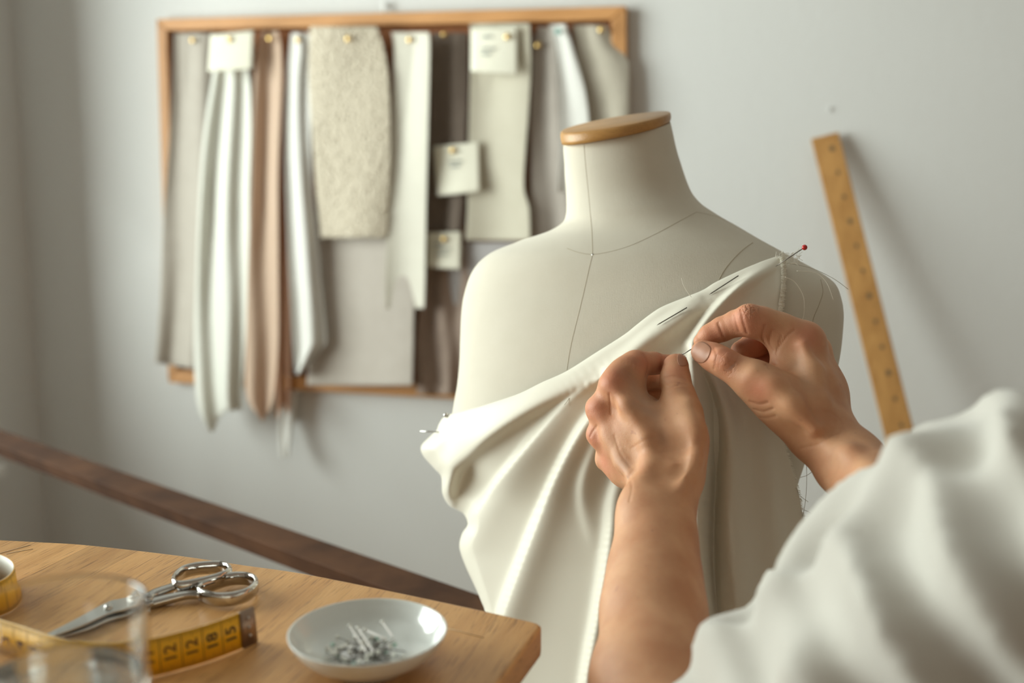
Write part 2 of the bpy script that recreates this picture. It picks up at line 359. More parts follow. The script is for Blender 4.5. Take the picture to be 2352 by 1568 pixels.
def note(q, off, label, lines):
    n = 14; V, F = [], []
    for i in range(n):
        for j in range(n):
            u, v = j / (n - 1), i / (n - 1)
            x = (q[0][0] * (1 - u) + q[1][0] * u) * (1 - v) + (q[3][0] * (1 - u) + q[2][0] * u) * v
            y = (q[0][1] * (1 - u) + q[1][1] * u) * (1 - v) + (q[3][1] * (1 - u) + q[2][1] * u) * v
            V.append(wp(x, y, off + .010 * v * v + .004 * math.sin(3 * u)))
    for i in range(n - 1):
        for j in range(n - 1): a = i * n + j; F.append((a, a + 1, a + n + 1, a + n))
    e = tag(mesh_obj('paper_note', V, F, M['paper']), label, 'note', 'small paper notes on the pin board'); solid(e, .0006)
    L_ = []
    for (x0, y0, x1, y1) in lines:
        pts = [wp(x0 + (x1 - x0) * k / 16, y0 + (y1 - y0) * k / 16 + 3 * math.sin(k * 1.9), off + .0065 + .010 * ((y0 - q[0][1]) / (q[3][1] - q[0][1])) ** 2) for k in range(17)]
        L_.append(tube_vf(pts, .0009, 6))
    if L_:
        V, F = join_vf(L_); mesh_obj('handwriting', V, F, M['ink_blue'], e)
note([(484, 80), (584, 70), (580, 158), (478, 164)], .066, 'blank cream note with a curled corner over the ivory satin swatch', [])
note([(1083, 66), (1190, 62), (1190, 170), (1082, 164)], .048, 'largest pale note, pinned over the top of the cream canvas swatch', [(1105, 84, 1130, 83), (1102, 112, 1138, 112), (1104, 124, 1126, 124)])
note([(996, 336), (1102, 326), (1104, 440), (1004, 450)], .040, 'square cream note pinned on the dark mauve strip', [(1030, 372, 1062, 370), (1034, 382, 1056, 381)])
note([(978, 534), (1060, 532), (1058, 618), (980, 614)], .036, 'smallest yellowed note, pinned low beside the cream twill strip', [(996, 572, 1034, 571), (1000, 584, 1030, 584), (994, 560, 1016, 560)])

tp = [(443, 92, .046, 'brass thumbtack at the top of the far-left taupe linen swatch'), (527, 90, .074, 'brass thumbtack holding the blank note with the curled corner'), (620, 88, .056, 'brass thumbtack gathering the peach chiffon swatch'),
      (685, 92, .062, 'brass thumbtack gathering the bluish white cotton swatch'), (800, 89, .076, 'brass thumbtack in the nubbly bouclé swatch'), (941, 91, .058, 'brass thumbtack at the top of the cream twill strip'),
      (1020, 80, .032, 'bright brass thumbtack in the darkest mauve strip'), (1165, 84, .056, 'brass thumbtack in the largest pale note'), (1283, 72, .048, 'greenish thumbtack in the bluish white diagonal strip'),
      (1381, 68, .040, 'brass thumbtack in the slanted oatmeal linen swatch'), (1040, 345, .049, 'brass thumbtack in the square note on the mauve strip'), (1020, 549, .045, 'brass thumbtack in the smallest yellowed note'), (1236, 104, .032, 'brass thumbtack left of the lilac-grey swatch top')]
gt = mat('green_enamel', (.15, .35, .30), .4)
for x, y, off, lb in tp:
    c0 = wp(x, y, off); prof = [(1e-5, .0045), (.003, .0042), (.0055, .003), (.0066, .0012), (.0066, 0), (.0012, 0), (.0010, -.02), (1e-5, -.022)]
    V, F = lathe_vf(prof, 16); V = [Vector((v[0] + c0.x, c0.y - v[2], v[1] + c0.z)) for v in V]
    tag(mesh_obj('thumbtack', V, F, gt if 'greenish' in lb else M['brass']), lb, 'thumbtack', 'thumbtacks on the pin board')

# ------------------------------------------------------------ wooden ruler leaning on the wall
def lean(px, py, o): return ony(px, py, o)
t0, t1 = lean(1862, 318, .012), lean(1926, 308, .012)
b0, b1 = lean(2040, 1040, .17), lean(2108, 1022, .17)
dirv = ((b0 + b1) / 2 - (t0 + t1) / 2); L0 = dirv.length; dirv.normalize()
tc_ = (t0 + t1) / 2; Lr = tc_.z / -dirv.z * .998; wdt = (t1 - t0).length
side = (Vector((1, 0, 0)) - dirv * dirv.x).normalized(); nrm = side.cross(dirv).normalized()
if nrm.y > 0: nrm = -nrm
def slab(name, o, ax, bx, cx, a0, a1, b0_, b1_, c0_, c1_, m, parent=None, b=.001):
    V = [o + ax * x + bx * y + cx * z for x, y, z in [(a0,b0_,c0_),(a1,b0_,c0_),(a1,b1_,c0_),(a0,b1_,c0_),(a0,b0_,c1_),(a1,b0_,c1_),(a1,b1_,c1_),(a0,b1_,c1_)]]
    ob = mesh_obj(name, V, [(0,3,2,1),(4,5,6,7),(0,1,5,4),(1,2,6,5),(2,3,7,6),(3,0,4,7)], m, parent, False)
    if b: bev(ob, b)
    return ob
rl = slab('wooden_ruler', tc_, side, dirv, nrm, -wdt/2, wdt/2, 0, Lr, 0, .007, M['ruler'], None, .0015)
tag(rl, 'long worn wooden ruler leaning against the wall behind the dress form', 'ruler')
mk = []
for i in range(int(Lr / .05)):
    y = .03 + i * .05; r_ = .0045 + .0015 * ((i * 7) % 3 == 0)
    cpt = tc_ + dirv * y + side * (wdt * .14) + nrm * .0072
    mk.append(([cpt + side * r_ * math.cos(a) * .8 + dirv * r_ * math.sin(a) for a in np.linspace(0, 2*math.pi, 13)[:-1]], [tuple(range(12))]))
for i in range(int(Lr / .01)):
    y = .01 + i * .01; l_ = .012 if i % 5 == 4 else .007
    a = tc_ + dirv * y + side * (wdt / 2 - .001) + nrm * .0072
    mk.append(([a, a - side * l_, a - side * l_ + dirv * .0008, a + dirv * .0008], [(0, 1, 2, 3)]))
V, F = join_vf(mk); mesh_obj('ruler_markings', V, F, mat('worn_ink', (.13, .09, .045), .7), rl, False)
rl.data.update()

# ------------------------------------------------------------ dark wooden bench rail behind the table
zb = .76
pA, pB = onz(-40, 972, zb), onz(1150, 1382, zb)
d_ = (pB - pA).normalized(); n_ = Vector((d_.y, -d_.x, 0));
if n_.y > 0: n_ = -n_
q0, q1 = onz(600, 1203, zb), onz(600, 1257, zb)
wv = abs((q1 - q0).dot(n_))
pA = pA - d_ * .11; LB = (pB - pA).length + .02
bench = empty('wooden_bench', pA + d_ * LB / 2 - Vector((0, 0, 0)), 'long dark brown wooden bench rail running diagonally behind the light table', 'bench')
up = Vector((0, 0, 1))
M['dark_wood2'] = mat('dark_stained_wood', (.115, .054, .028), .75, spec=.15, noise=(14, .8, (.045, .022, .014)), bump=(90, .0006))
bt_ = slab('bench_top', pA, d_, n_, up, 0, LB, 0, wv, -.032, 0, M['dark_wood2'], bench, .0012)
for k in (2, 3): bt_.data.vertices[k].co -= n_ * .018
for t_ in (.03, LB - .06):
    for s_ in (.012, wv - .045): slab('bench_leg', pA, d_, n_, up, t_ - .02, t_ + .02, s_ - .012, s_ + .012, -zb, -.03, M['dark_wood2'], bench, .002)
# ------------------------------------------------------------ light wooden table
ZT = CAM_Z - .285
far = [(-330, 1232), (-150, 1232), (0, 1238), (100, 1243), (208, 1250), (417, 1274), (560, 1295), (700, 1315), (910, 1357), (1112, 1400), (1222, 1425)]
ol = [onz(x, y, ZT) for x, y in catmull(far, 4)]
rc = [onz(x, y, ZT) for x, y in [(1236, 1429), (1243, 1434), (1242, 1441)]]
e0 = onz(1145, 1568, ZT); ed = (e0 - rc[-1]).normalized(); rc.append(e0); rc.append(e0 + ed * .30)
lx = ol[0].x; poly = ol + rc + [Vector((lx, rc[-1].y, ZT))]
n = len(poly); TH = .022
V = [p for p in poly] + [p - Vector((0, 0, TH)) for p in poly]
F = [tuple(range(n)), tuple(range(2*n-1, n-1, -1))] + [(i, i + n, (i+1) % n + n, (i+1) % n) for i in range(n)]
table = empty('work_table', (sum(p.x for p in poly)/n, sum(p.y for p in poly)/n, 0), 'light beech work table with a planked top, carrying scissors and a white dish', 'table')
tt = mesh_obj('table_top', V, F, M['table'], table, False); bev(tt, .003, 3)
for px_, py_ in ((lx + .05, rc[-1].y + .05), (lx + .05, ol[0].y - .08), (rc[-2].x - .05, rc[-1].y + .05), (rc[0].x - .10, rc[0].y - .05)):
    box('table_leg', (px_ - .02, py_ - .02, 0), (px_ + .02, py_ + .02, ZT - TH), M['table'], table)
for i, (x, y, a, l) in enumerate([(1060, 1452, -.22, .034), (30, 1262, 1.2, .03), (45, 1266, .9, .02)]):
    p = onz(x, y, ZT + .0002); dd = Vector((math.cos(a), math.sin(a), 0)) * l
    mesh_obj('surface_scratch', *tube_vf([p - dd / 2, p - dd / 6 + Vector((0, .001, 0)), p + dd / 2], .00025, 5), mat('scratch', (.72, .58, .40), .7), table)

# ------------------------------------------------------------ pin dish
BH = .024
bcen = onz(845, 1445, ZT + BH); BR = 183 * depth_of(bcen) / FOC
prof = [(1e-5, .0035), (.018, .0035), (.019, 0), (.0235, 0), (.0245, .003), (BR*.78, .0095), (BR*.93, .0175), (BR*.99, BH - .0008), (BR*.985, BH), (BR*.965, BH - .0003), (BR*.90, .0190), (BR*.76, .0118), (.022, .0066), (.012, .0055), (1e-5, .0053)]
PF = catmull(prof[4:], 5); PF[:, 0] = np.maximum(PF[:, 0], 1e-5)
prof = prof[:4] + [tuple(p) for p in PF]
V, F = lathe_vf(prof, 96)
dish = mesh_obj('ceramic_dish', V, F, mat('porcelain', (.72, .74, .71), .12, spec=.6, coat=.3)); dish.location = (bcen.x, bcen.y, ZT)
tag(dish, 'small round white ceramic dish full of pins at the table corner', 'dish')
def inner_z(r): return .0056 + (0 if r < .012 else (r - .012) / .010 * .001) + max(0, r - .022) ** 1.6 * 3.2
MS = mat('pin_steel', (.36, .34, .32), .25, 1); MW = mat('pearl_head', (.80, .80, .74), .2); MG = mat('mint_head', (.52, .70, .62), .2); MSW = mat('glint_shaft', (.82, .78, .74), .3)  # thick pins get white shafts: blurred glint of shiny pins put into colour
def pin_at(o3, dr, L_, hm, hr=.00155, sr=.00032, label='', cat='pin', sm=None, group='dressmaking pins heaped in the white dish'):
    dr = dr.normalized(); e = empty('dressmaking_pin', o3, label, cat, group)
    mesh_obj('shaft', *tube_vf([o3, o3 + dr * L_ * .93, o3 + dr * L_], [sr, sr, sr * .15], 6), sm or MS, e)
    mesh_obj('pin_head', *sphere_vf(o3, hr, 12, 8), hm, e); return e
for i in range(84):
    a = random.uniform(0, 2*math.pi); r_ = random.uniform(0, .015); L_ = .025
    cx, cy = bcen.x + r_ * math.cos(a) - .002, bcen.y + r_ * math.sin(a) - .003
    b_ = random.uniform(0, 2*math.pi) if i % 3 else random.uniform(-.5, .3); lvl = ZT + .0072 + (i // 11) * .0007
    tl = random.uniform(-.10, .10); dr = Vector((math.cos(b_), math.sin(b_), tl))
    o3 = Vector((cx, cy, lvl + .001)) - dr * L_ / 2
    rr = math.hypot(o3.x - bcen.x, o3.y - bcen.y); o3.z = max(o3.z, ZT + inner_z(rr) + .0016)
    tip = o3 + dr * L_; rr = math.hypot(tip.x - bcen.x, tip.y - bcen.y); tip.z = max(tip.z, ZT + inner_z(rr) + .0006)
    pin_at(o3, tip - o3, L_, MG if i % 9 == 4 else MW, label='small pin with a %s head lying in the heap in the white dish' % ('mint green' if i % 9 == 4 else 'pearly white'), group='mint headed pins in the dish' if i % 9 == 4 else 'pearl headed pins in the dish')
thick = [((803, 1437), (842, 1498), 'left of two crossing shiny pins, glint painted white, on top of the heap'), ((822, 1441), (858, 1496), 'right of two side-by-side shiny pins, glint painted white, on top of the heap'), ((878, 1428), (902, 1462), 'short shiny pin, glint painted white, leaning upright at the back of the heap'), ((838, 1446), (888, 1468), 'shiny pin, glint painted pale, lying crosswise at the back of the heap')]
for (a, b_, lb) in thick:
    A_ = onz(*a, ZT + .0165); B_ = onz(*b_, ZT + .0155)
    e = empty('thick_pin', A_, lb, 'pin'); mesh_obj('shaft', *tube_vf([A_, A_ + (B_ - A_) * .97, B_], [.00062, .00062, .0004], 8), MSW, e); mesh_obj('pin_head', *sphere_vf(A_, .0015, 12, 8), MW, e)

# ------------------------------------------------------------ scissors
sc_ = empty('scissors', onz(340, 1380, ZT), 'polished steel scissors lying closed on the table behind the yellow tape, blades behind the glass', 'scissors')
ringA = [(401,1331),(419,1315),(449,1306),(485,1302.5),(508,1302.5),(524,1308),(526,1318),(503,1330),(461,1341),(425,1348),(406,1348),(399,1340)]
ringB = [(462,1352.5),(485,1343),(520,1331),(550,1327.5),(574,1330),(587,1338),(586,1350),(566,1366),(532,1375),(497,1376),(467,1369),(456,1361)]
def ring3(pts, z):
    c_ = catmull(pts + [pts[0]], 6)[:-1]; return [onz(x, y, z) for x, y in c_]
UPZ = (0, 0, 1)
for nm, pts, sh, z in (('handle', ringA, [(404,1346),(385,1353),(354,1365),(338,1378)], ZT + .0095), ('handle', ringB, [(462,1366),(430,1366),(396,1373),(362,1382),(342,1388)], ZT + .0072)):
    a = tube_vf(ring3(pts, z), .0021, 14, True, 2.5, UPZ)
    s3_ = [onz(x, y, z - .001 * i) for i, (x, y) in enumerate(catmull(sh, 4))][:]
    s3_ = [onz(x, y, z - .0012 * i / 4) for i, (x, y) in enumerate(catmull(sh, 4))]
    m_ = len(s3_); b_ = tube_vf(s3_, [.0030 + .0016 * k / m_ for k in range(m_)], 14, False, 1.0, UPZ)
    mesh_obj(nm, *join_vf([a, b_]), M['steel'], sc_)
def blade(top, bot, z0, z1, nm):
    t3 = [onz(x, y, z1) for x, y in catmull(top, 5)]; b3 = [onz(x, y, z1) for x, y in catmull(bot, 5)]; k = len(t3)
    V = [Vector((p.x, p.y, z1)) for p in t3] + [Vector((p.x, p.y, z1 - .0012)) for p in b3] + [Vector((p.x, p.y, z0)) for p in t3] + [Vector((p.x, p.y, z0)) for p in b3]
    F = []
    for i in range(k - 1): F += [(i, i+1, k+i+1, k+i), (2*k+i, 3*k+i, 3*k+i+1, 2*k+i+1), (i, 2*k+i, 2*k+i+1, i+1), (k+i, k+i+1, 3*k+i+1, 3*k+i)]
    F += [(0, k, 3*k, 2*k), (k-1, 3*k-1, 4*k-1, 2*k-1)[::-1]]
    bev(mesh_obj(nm, V, F, M['steel_dull'], sc_, False), .0003, 2)
blade([(352, 1364), (300, 1372), (258, 1381), (180, 1419), (92, 1462)], [(352, 1380), (310, 1392), (262, 1402), (190, 1431), (93, 1464)], ZT + .0042, ZT + .0070, 'blade')
blade([(346, 1378), (300, 1386), (262, 1396), (190, 1428), (98, 1463)], [(346, 1398), (305, 1408), (262, 1418), (200, 1441), (99, 1466)], ZT + .0014, ZT + .0041, 'blade')
pv = onz(262, 1392, ZT + .007); V, F = lathe_vf([(1e-5, .0022), (.002, .002), (.0033, .0008), (.0034, -.001)], 20, pv); mesh_obj('pivot_screw', V, F, M['steel'], sc_)

# ------------------------------------------------------------ yellow tape measure standing on edge
TWD = .0232
tpx = [(592, 1472), (562, 1486), (491, 1514), (426, 1534), (345, 1554), (250, 1562), (140, 1552), (40, 1522), (-60, 1492), (-130, 1450), (-142, 1392), (-110, 1345), (-50, 1330), (8, 1338), (40, 1356), (44, 1378), (22, 1402), (-20, 1418), (-80, 1426)]
tpath = [onz(x, y, ZT + .0006) for x, y in catmull(tpx, 16)]
acc = [0]
for a, b_ in zip(tpath, tpath[1:]): acc.append(acc[-1] + (b_ - a).length)
acc = np.array(acc); TPn = np.array([list(p) for p in tpath])
def tp_at(s_, h, out=0.):
    """point on the tape: s_ along it, h up, out away from the yellow face's back"""
    p = np.array([np.interp(s_, acc, TPn[:, k]) for k in range(3)]); q = np.array([np.interp(s_ + .001, acc, TPn[:, k]) for k in range(3)]); q0_ = np.array([np.interp(s_ - .001, acc, TPn[:, k]) for k in range(3)])
    t = Vector(q - q0_).normalized(); nn = Vector((-t.y, t.x, 0))   # left of the heading = yellow face
    lean_ = -.10; return Vector(p) + Vector((0, 0, h)) + nn * (out + lean_ * h)
Ltot = acc[-1] - .002; tape = empty('tape_measure', tp_at(.01, 0), 'yellow tape measure standing on its edge, metal tip by the dish, curling behind the glass', 'tape measure')
def ribbon(s0, s1, h0, h1, out, n_=260):
    V, F = [], []
    for i in range(n_):
        s_ = s0 + (s1 - s0) * i / (n_ - 1); V += [tp_at(s_, h0, out), tp_at(s_, h1, out)]
    for i in range(n_ - 1): F.append((2*i, 2*i+2, 2*i+3, 2*i+1))
    return V, F
M['yellow'] = mat('yellow_tape', (.95, .50, .008), .42, noise=(60, .3, (.90, .46, .008)))
M['tape_white'] = mat('white_tape_back', (.72, .70, .62), .5)
M['tick'] = mat('tape_print', (.17, .07, .008), .6)
solid(mesh_obj('yellow_band', *ribbon(.012, Ltot, 0, TWD, 0), M['yellow'], tape), .00025, 0)
solid(mesh_obj('white_backing', *ribbon(.012, Ltot, 0, TWD, -.0004), M['tape_white'], tape), .0003, 0)
V1 = ribbon(.0005, .0125, -.0002, TWD + .0002, .0006, 6); V2 = ribbon(.0005, .0125, -.0002, TWD + .0002, -.0010, 6)
cl_ = mesh_obj('metal_tip', *join_vf([V1, V2, ribbon(.0004, .0006, 0, TWD, -.0002, 2)]), mat('worn_brass_tip', (.34, .24, .18), .38, .9), tape); solid(cl_, .0005, 0)
mesh_obj('tip_rivet', *join_vf([sphere_vf(tp_at(.0065, TWD * k, .0010), .0011, 10, 6) for k in (.28, .52, .78)]), M['steel_dull'], tape)
cell = .0134; lst = []
for i in range(int((Ltot - .0125) / (cell / 10))):
    s_ = .0128 + i * cell / 10
    if s_ > Ltot: break
    l_ = .0028 if i % 5 else .0038
    for h0, h1 in ((.0006, l_), (TWD - l_, TWD - .0006)):
        lst.append(([tp_at(s_, h0, .00032), tp_at(s_ + .00035, h0, .00032), tp_at(s_ + .00035, h1, .00032), tp_at(s_, h1, .00032)], [(0, 1, 2, 3)]))
    if i % 10 == 0:
        lst.append(([tp_at(s_, .0005, .00032), tp_at(s_ + .00045, .0005, .00032), tp_at(s_ + .00045, TWD - .0005, .00032), tp_at(s_, TWD - .0005, .00032)], [(0, 1, 2, 3)]))
mesh_obj('graduation_marks', *join_vf(lst), M['tick'], tape, False)
def text_on(txt, place, size, m, parent, name='printed_number'):
    c_ = bpy.data.curves.new(name, 'FONT'); c_.body = txt; c_.size = size; c_.align_x = 'CENTER'; c_.align_y = 'CENTER'; c_.offset = size * .018; c_.resolution_u = 3
    t_ = bpy.data.objects.new(name, c_); COL.objects.link(t_); dg = bpy.context.evaluated_depsgraph_get(); dg.update()
    me = bpy.data.meshes.new_from_object(t_.evaluated_get(dg)); V = [place(v.co.x, v.co.y) for v in me.vertices]; F = [tuple(p.vertices) for p in me.polygons]
    bpy.data.objects.remove(t_); return mesh_obj(name, V, F, m, parent, False)
nums = ['15', '18', '12', '12', '11', '10', '9', '8', '7', '6', '5', '4', '3', '2', '1', '14', '13', '17', '16', '19']
for k, tx in enumerate(nums):
    sc0 = .0128 + cell * (k + .52)
    if sc0 > Ltot - .006: break
    # rotated: the text runs upward, its top points back along the path
    text_on(tx, lambda x, y, sc0=sc0: tp_at(sc0 + y * .9, TWD / 2 + x * .95, .00034), .0118, M['tick'] if k > 1 else mat('dark_print', (.07, .035, .01), .6), tape)
    if k > 12: text_on(tx, lambda x, y, sc0=sc0: tp_at(sc0 + y * .9, TWD / 2 - x * .95, -.0008), .0088, mat('red_print', (.25, .06, .04), .6), tape)
lst = []
for k in range(11, 20):
    s_ = .0128 + cell * k
    if s_ < Ltot: lst.append(([tp_at(s_, .0005, -.0008), tp_at(s_ + .0004, .0005, -.0008), tp_at(s_ + .0004, TWD - .0005, -.0008), tp_at(s_, TWD - .0005, -.0008)], [(0, 1, 2, 3)]))
if lst: mesh_obj('back_marks', *join_vf(lst), M['black'], tape, False)

# ------------------------------------------------------------ drinking glass, near the lens
GH = .098; gc = onz(116, 1395, ZT + GH); GR = 212 * depth_of(gc) / FOC
def glass_mat(name, col=(1, 1, 1), rough=0., ior=1.45):
    m = bpy.data.materials.new(name); m.use_nodes = True; b = m.node_tree.nodes['Principled BSDF']
    b.inputs['Base Color'].default_value = (*col, 1); b.inputs['Transmission Weight'].default_value = 1; b.inputs['Roughness'].default_value = rough; b.inputs['IOR'].default_value = ior; return m
gl = empty('drinking_glass', (gc.x, gc.y, ZT), 'clear glass tumbler with a little water standing at the near left of the table', 'glass')
gp = [(1e-5, 0), (GR*.86, 0), (GR*.90, .002), (GR*.955, .03), (GR, GH - .001), (GR - .0006, GH), (GR - .0016, GH), (GR - .0022, GH - .001), (GR*.955 - .0024, .03), (GR*.87, .009), (GR*.8, .0075), (1e-5, .0075)]
outward(mesh_obj('tumbler', *lathe_vf(dense(gp), 96, (gc.x, gc.y, ZT)), glass_mat('clear_glass', (.97, .99, .98)), gl))
lo_, hi_ = 0., GH
for _ in range(30):
    mz = (lo_ + hi_) / 2; yy = proj([[gc.x, gc.y, ZT + mz]])[1][0]
    if yy > 1566: lo_ = mz
    else: hi_ = mz
WL = mz; wr = GR * (.87 + .085 * (WL - .009) / .021 if WL < .03 else .955 + .045 * (WL - .03) / .06) - .0021
wprof = [(1e-5, .0077), (GR*.79, .0077), (GR*.868 - .0002, .0092)] + ([(GR*.955 - .0026, .03)] if WL > .032 else []) + [(wr, WL), (wr - .001, WL - .0004), (1e-5, WL - .0005)]
outward(mesh_obj('water', *lathe_vf(dense(wprof), 72, (gc.x, gc.y, ZT)), glass_mat('water', (.97, .99, .99), 0, 1.33), gl))
# ------------------------------------------------------------ dress form
DF = 1.0
rows = [ # yl, xl, yr, xr, half depth, forward, lift of the far side
 (330,1294,284,1540,.052,0,.20),(345,1294,310,1546,.053,0,.17),(372,1296,345,1554,.054,0,.13),(400,1297,378,1564,.055,0,.10),(440,1300,416,1577,.057,0,.06),
 (470,1301,444,1590,.060,.002,.03),(492,1300,468,1611,.064,.004,.0),(508,1294,488,1640,.067,.006,0),(522,1275,505,1668,.070,.008,0),(533,1250,520,1695,.073,.010,0),
 (546,1208,536,1722,.077,.012,0),(560,1168,552,1750,.081,.014,0),(575,1131,568,1780,.085,.016,0),(592,1106,587,1815,.089,.018,0),(608,1091,606,1852,.093,.020,0),
 (628,1079,627,1890,.097,.022,0),(650,1071,650,1919,.101,.024,0),(680,1063,680,1932,.106,.026,0),(716,1059,716,1938,.111,.028,0),(760,1057,760,1936,.116,.030,0),
 (810,1055,810,1930,.120,.032,0),(860,1050,860,1919,.121,.032,0),(910,1041,910,1903,.120,.030,0),(960,1036,960,1886,.117,.026,0),(1010,1054,1010,1866,.112,.022,0),
 (1065,1088,1065,1847,.107,.018,0),(1120,1122,1120,1830,.100,.014,0),(1200,1150,1200,1812,.094,.01,0),(1300,1164,1300,1800,.092,.01,0),(1450,1160,1450,1810,.105,.01,0),(1600,1150,1600,1830,.100,.01,0),(1760,1140,1760,1850,.104,.01,0)]
PSI = R(24)
def slice_pts(r, n=72):
    yl, xl, yr, xr, b, fw, lift = r; xl0, xr0, yl0, yr0 = xl, xr, yl, yr
    tl, tr = xl, xr
    hw = (xr - xl) / 2 / FOC * DF; off = hw * math.sin(PSI)
    th = np.linspace(0, 2*math.pi, n, endpoint=False)
    for it in range(5):
        A = np.array(P(xl, yl0, DF + off)); B = np.array(P(xr, yr0, DF - off)); C = (A + B) / 2; U = (B - A) / 2
        uh = Vector((U[0], U[1], 0)).normalized(); vv = Vector((-uh.y, uh.x, lift)).normalized()   # away from the camera
        Cc = C - np.array(vv) * fw
        ct, st = np.cos(th), np.sin(th); e = 2 / 2.15
        pts = Cc + U * (np.sign(ct) * np.abs(ct) ** e)[:, None] + np.array(vv) * (b * np.sign(st) * np.abs(st) ** e)[:, None]
        px, py = proj(pts); xl -= (px.min() - tl); xr -= (px.max() - tr)
    return pts
rows = [(a, b_, c_, d_, e_ * .9, f_ * .9, g_) for a, b_, c_, d_, e_, f_, g_ in rows]
rr = catmull(rows, 5); NS = 72
Vf = np.concatenate([slice_pts(r, NS) for r in rr]); Ff = []
for i in range(len(rr) - 1):
    for k in range(NS): l = (k + 1) % NS; Ff.append((i*NS+k, i*NS+l, (i+1)*NS+l, (i+1)*NS+k))
Ff.append(tuple(range(NS))[::-1]); Ff.append(tuple((len(rr)-1)*NS + k for k in range(NS)))
fz = Vf[-NS:].mean(0)
form = empty('dress_form', (fz[0], fz[1], 0), 'beige linen covered dress form bust with a round wooden neck cap, draped in ivory fabric', 'dress form')
def linen_extra(m, nt, b, tc): pass
M['linen'] = mat('linen_cover', (.605, .56, .465), .9, noise=(40, .35, (.555, .51, .415)), bump=(1200, .00009), weave=(1900, .00006), sheen=.25, spec=.2)
body = mesh_obj('torso', Vf, Ff, M['linen'], form)
FB = BVHTree.FromPolygons([Vector(v) for v in Vf], Ff)
def hit(bvh, px, py):
    d = (P(px, py, 1) - O).normalized(); h = bvh.ray_cast(O, d); return h
# wooden neck cap
top = []; 
def capring(y0, x0, y1, x1, b, lift): return slice_pts((y0, x0, y1, x1, b, 0, lift), 72)
tops = [capring(295, 1291, 262, 1538, .053, .21), capring(297, 1288.5, 264, 1540.5, .0545, .21), capring(303, 1287, 270, 1541.5, .055, .21), capring(315, 1288, 278, 1541, .0548, .21), capring(325, 1290.5, 284, 1539, .0535, .21)]
Vc = np.concatenate(tops); Fc = [(i*72+k, i*72+(k+1) % 72, (i+1)*72+(k+1) % 72, (i+1)*72+k) for i in range(4) for k in range(72)] + [tuple(range(72))[::-1], tuple(4*72+k for k in range(72))]
mesh_obj('neck_cap', Vc, Fc, M['cap'], form)
# stand below the bust
zb_ = Vf[:, 2].min(); V, F = lathe_vf([(1e-5, zb_ + .02), (.018, zb_ + .02), (.018, .06), (.03, .05), (.17, .035), (.18, .0), (1e-5, 0)], 40, (fz[0], fz[1], 0)); mesh_obj('stand', V, F, M['oak_v'], form)
# seams laid on the cover
M['seam'] = mat('seam_thread', (.40, .34, .24), .9)
def seam(pts, r=.00030, name='seam', off=.0001, m=None, dash=False):
    q = []
    for x, y in catmull(pts, 14):
        h = hit(FB, x, y)
        if h[0] is not None: q.append(h[0] + h[1] * off)
    if len(q) > 2:
        if dash: mesh_obj(name, *join_vf([tube_vf(q[i:i+2], r, 5) for i in range(0, len(q)-1, 2)]), m or M['seam'], form)
        else: mesh_obj(name, *tube_vf(q, r, 6), m or M['seam'], form)
seam([(1341, 330), (1345, 380), (1352, 450), (1359, 530), (1361, 583)])
seam([(1361, 583), (1352, 622), (1334, 700), (1312, 790), (1302, 850)])
seam([(1302, 570), (1330, 580), (1361, 584), (1400, 578), (1450, 563), (1510, 535), (1560, 508), (1600, 487)], dash=False)
seam([(1600, 487), (1640, 496), (1680, 512), (1720, 530)], .0003)
seam([(1729, 557), (1708, 572), (1684, 595), (1664, 620), (1650, 645)], .0004)
seam([(1885, 642), (1890, 670), (1881, 700), (1868, 732), (1862, 770)], .0004)
h = hit(FB, 1361, 584); mesh_obj('neck_pin', *sphere_vf(h[0] + h[1] * .0008, .0014, 10, 6), M['steel'], form)

# ------------------------------------------------------------ draped fabric
neck = [(590, 1787), (597, 1765), (604, 1746), (622, 1703), (649, 1646), (667, 1617), (682, 1581), (705, 1524), (723, 1495), (747, 1464), (772, 1432), (810, 1372), (854, 1302), (880, 1245), (905, 1194), (925, 1135), (937, 1096), (946, 1060), (956, 1024), (976, 1009), (989, 1004), (1006, 986), (1025, 969), (1045, 973), (1074, 998), (1094, 1015), (1133, 1018), (1158, 1032), (1169, 1050), (1180, 1067), (1204, 1076), (1226, 1063), (1256, 1057), (1295, 1069), (1339, 1089), (1378, 1106), (1420, 1118), (1568, 1130), (1780, 1140)]
right = [(590, 1800), (604, 1805), (660, 1803), (720, 1797), (850, 1796), (960, 1799), (1017, 1801), (1071, 1816), (1128, 1832), (1186, 1843), (1239, 1858), (1264, 1867), (1400, 1890), (1568, 1905), (1780, 1915)]
nk = np.array(neck, float); rt = np.array(right, float)
_nk = catmull(neck, 6); _rt = catmull(right, 6)
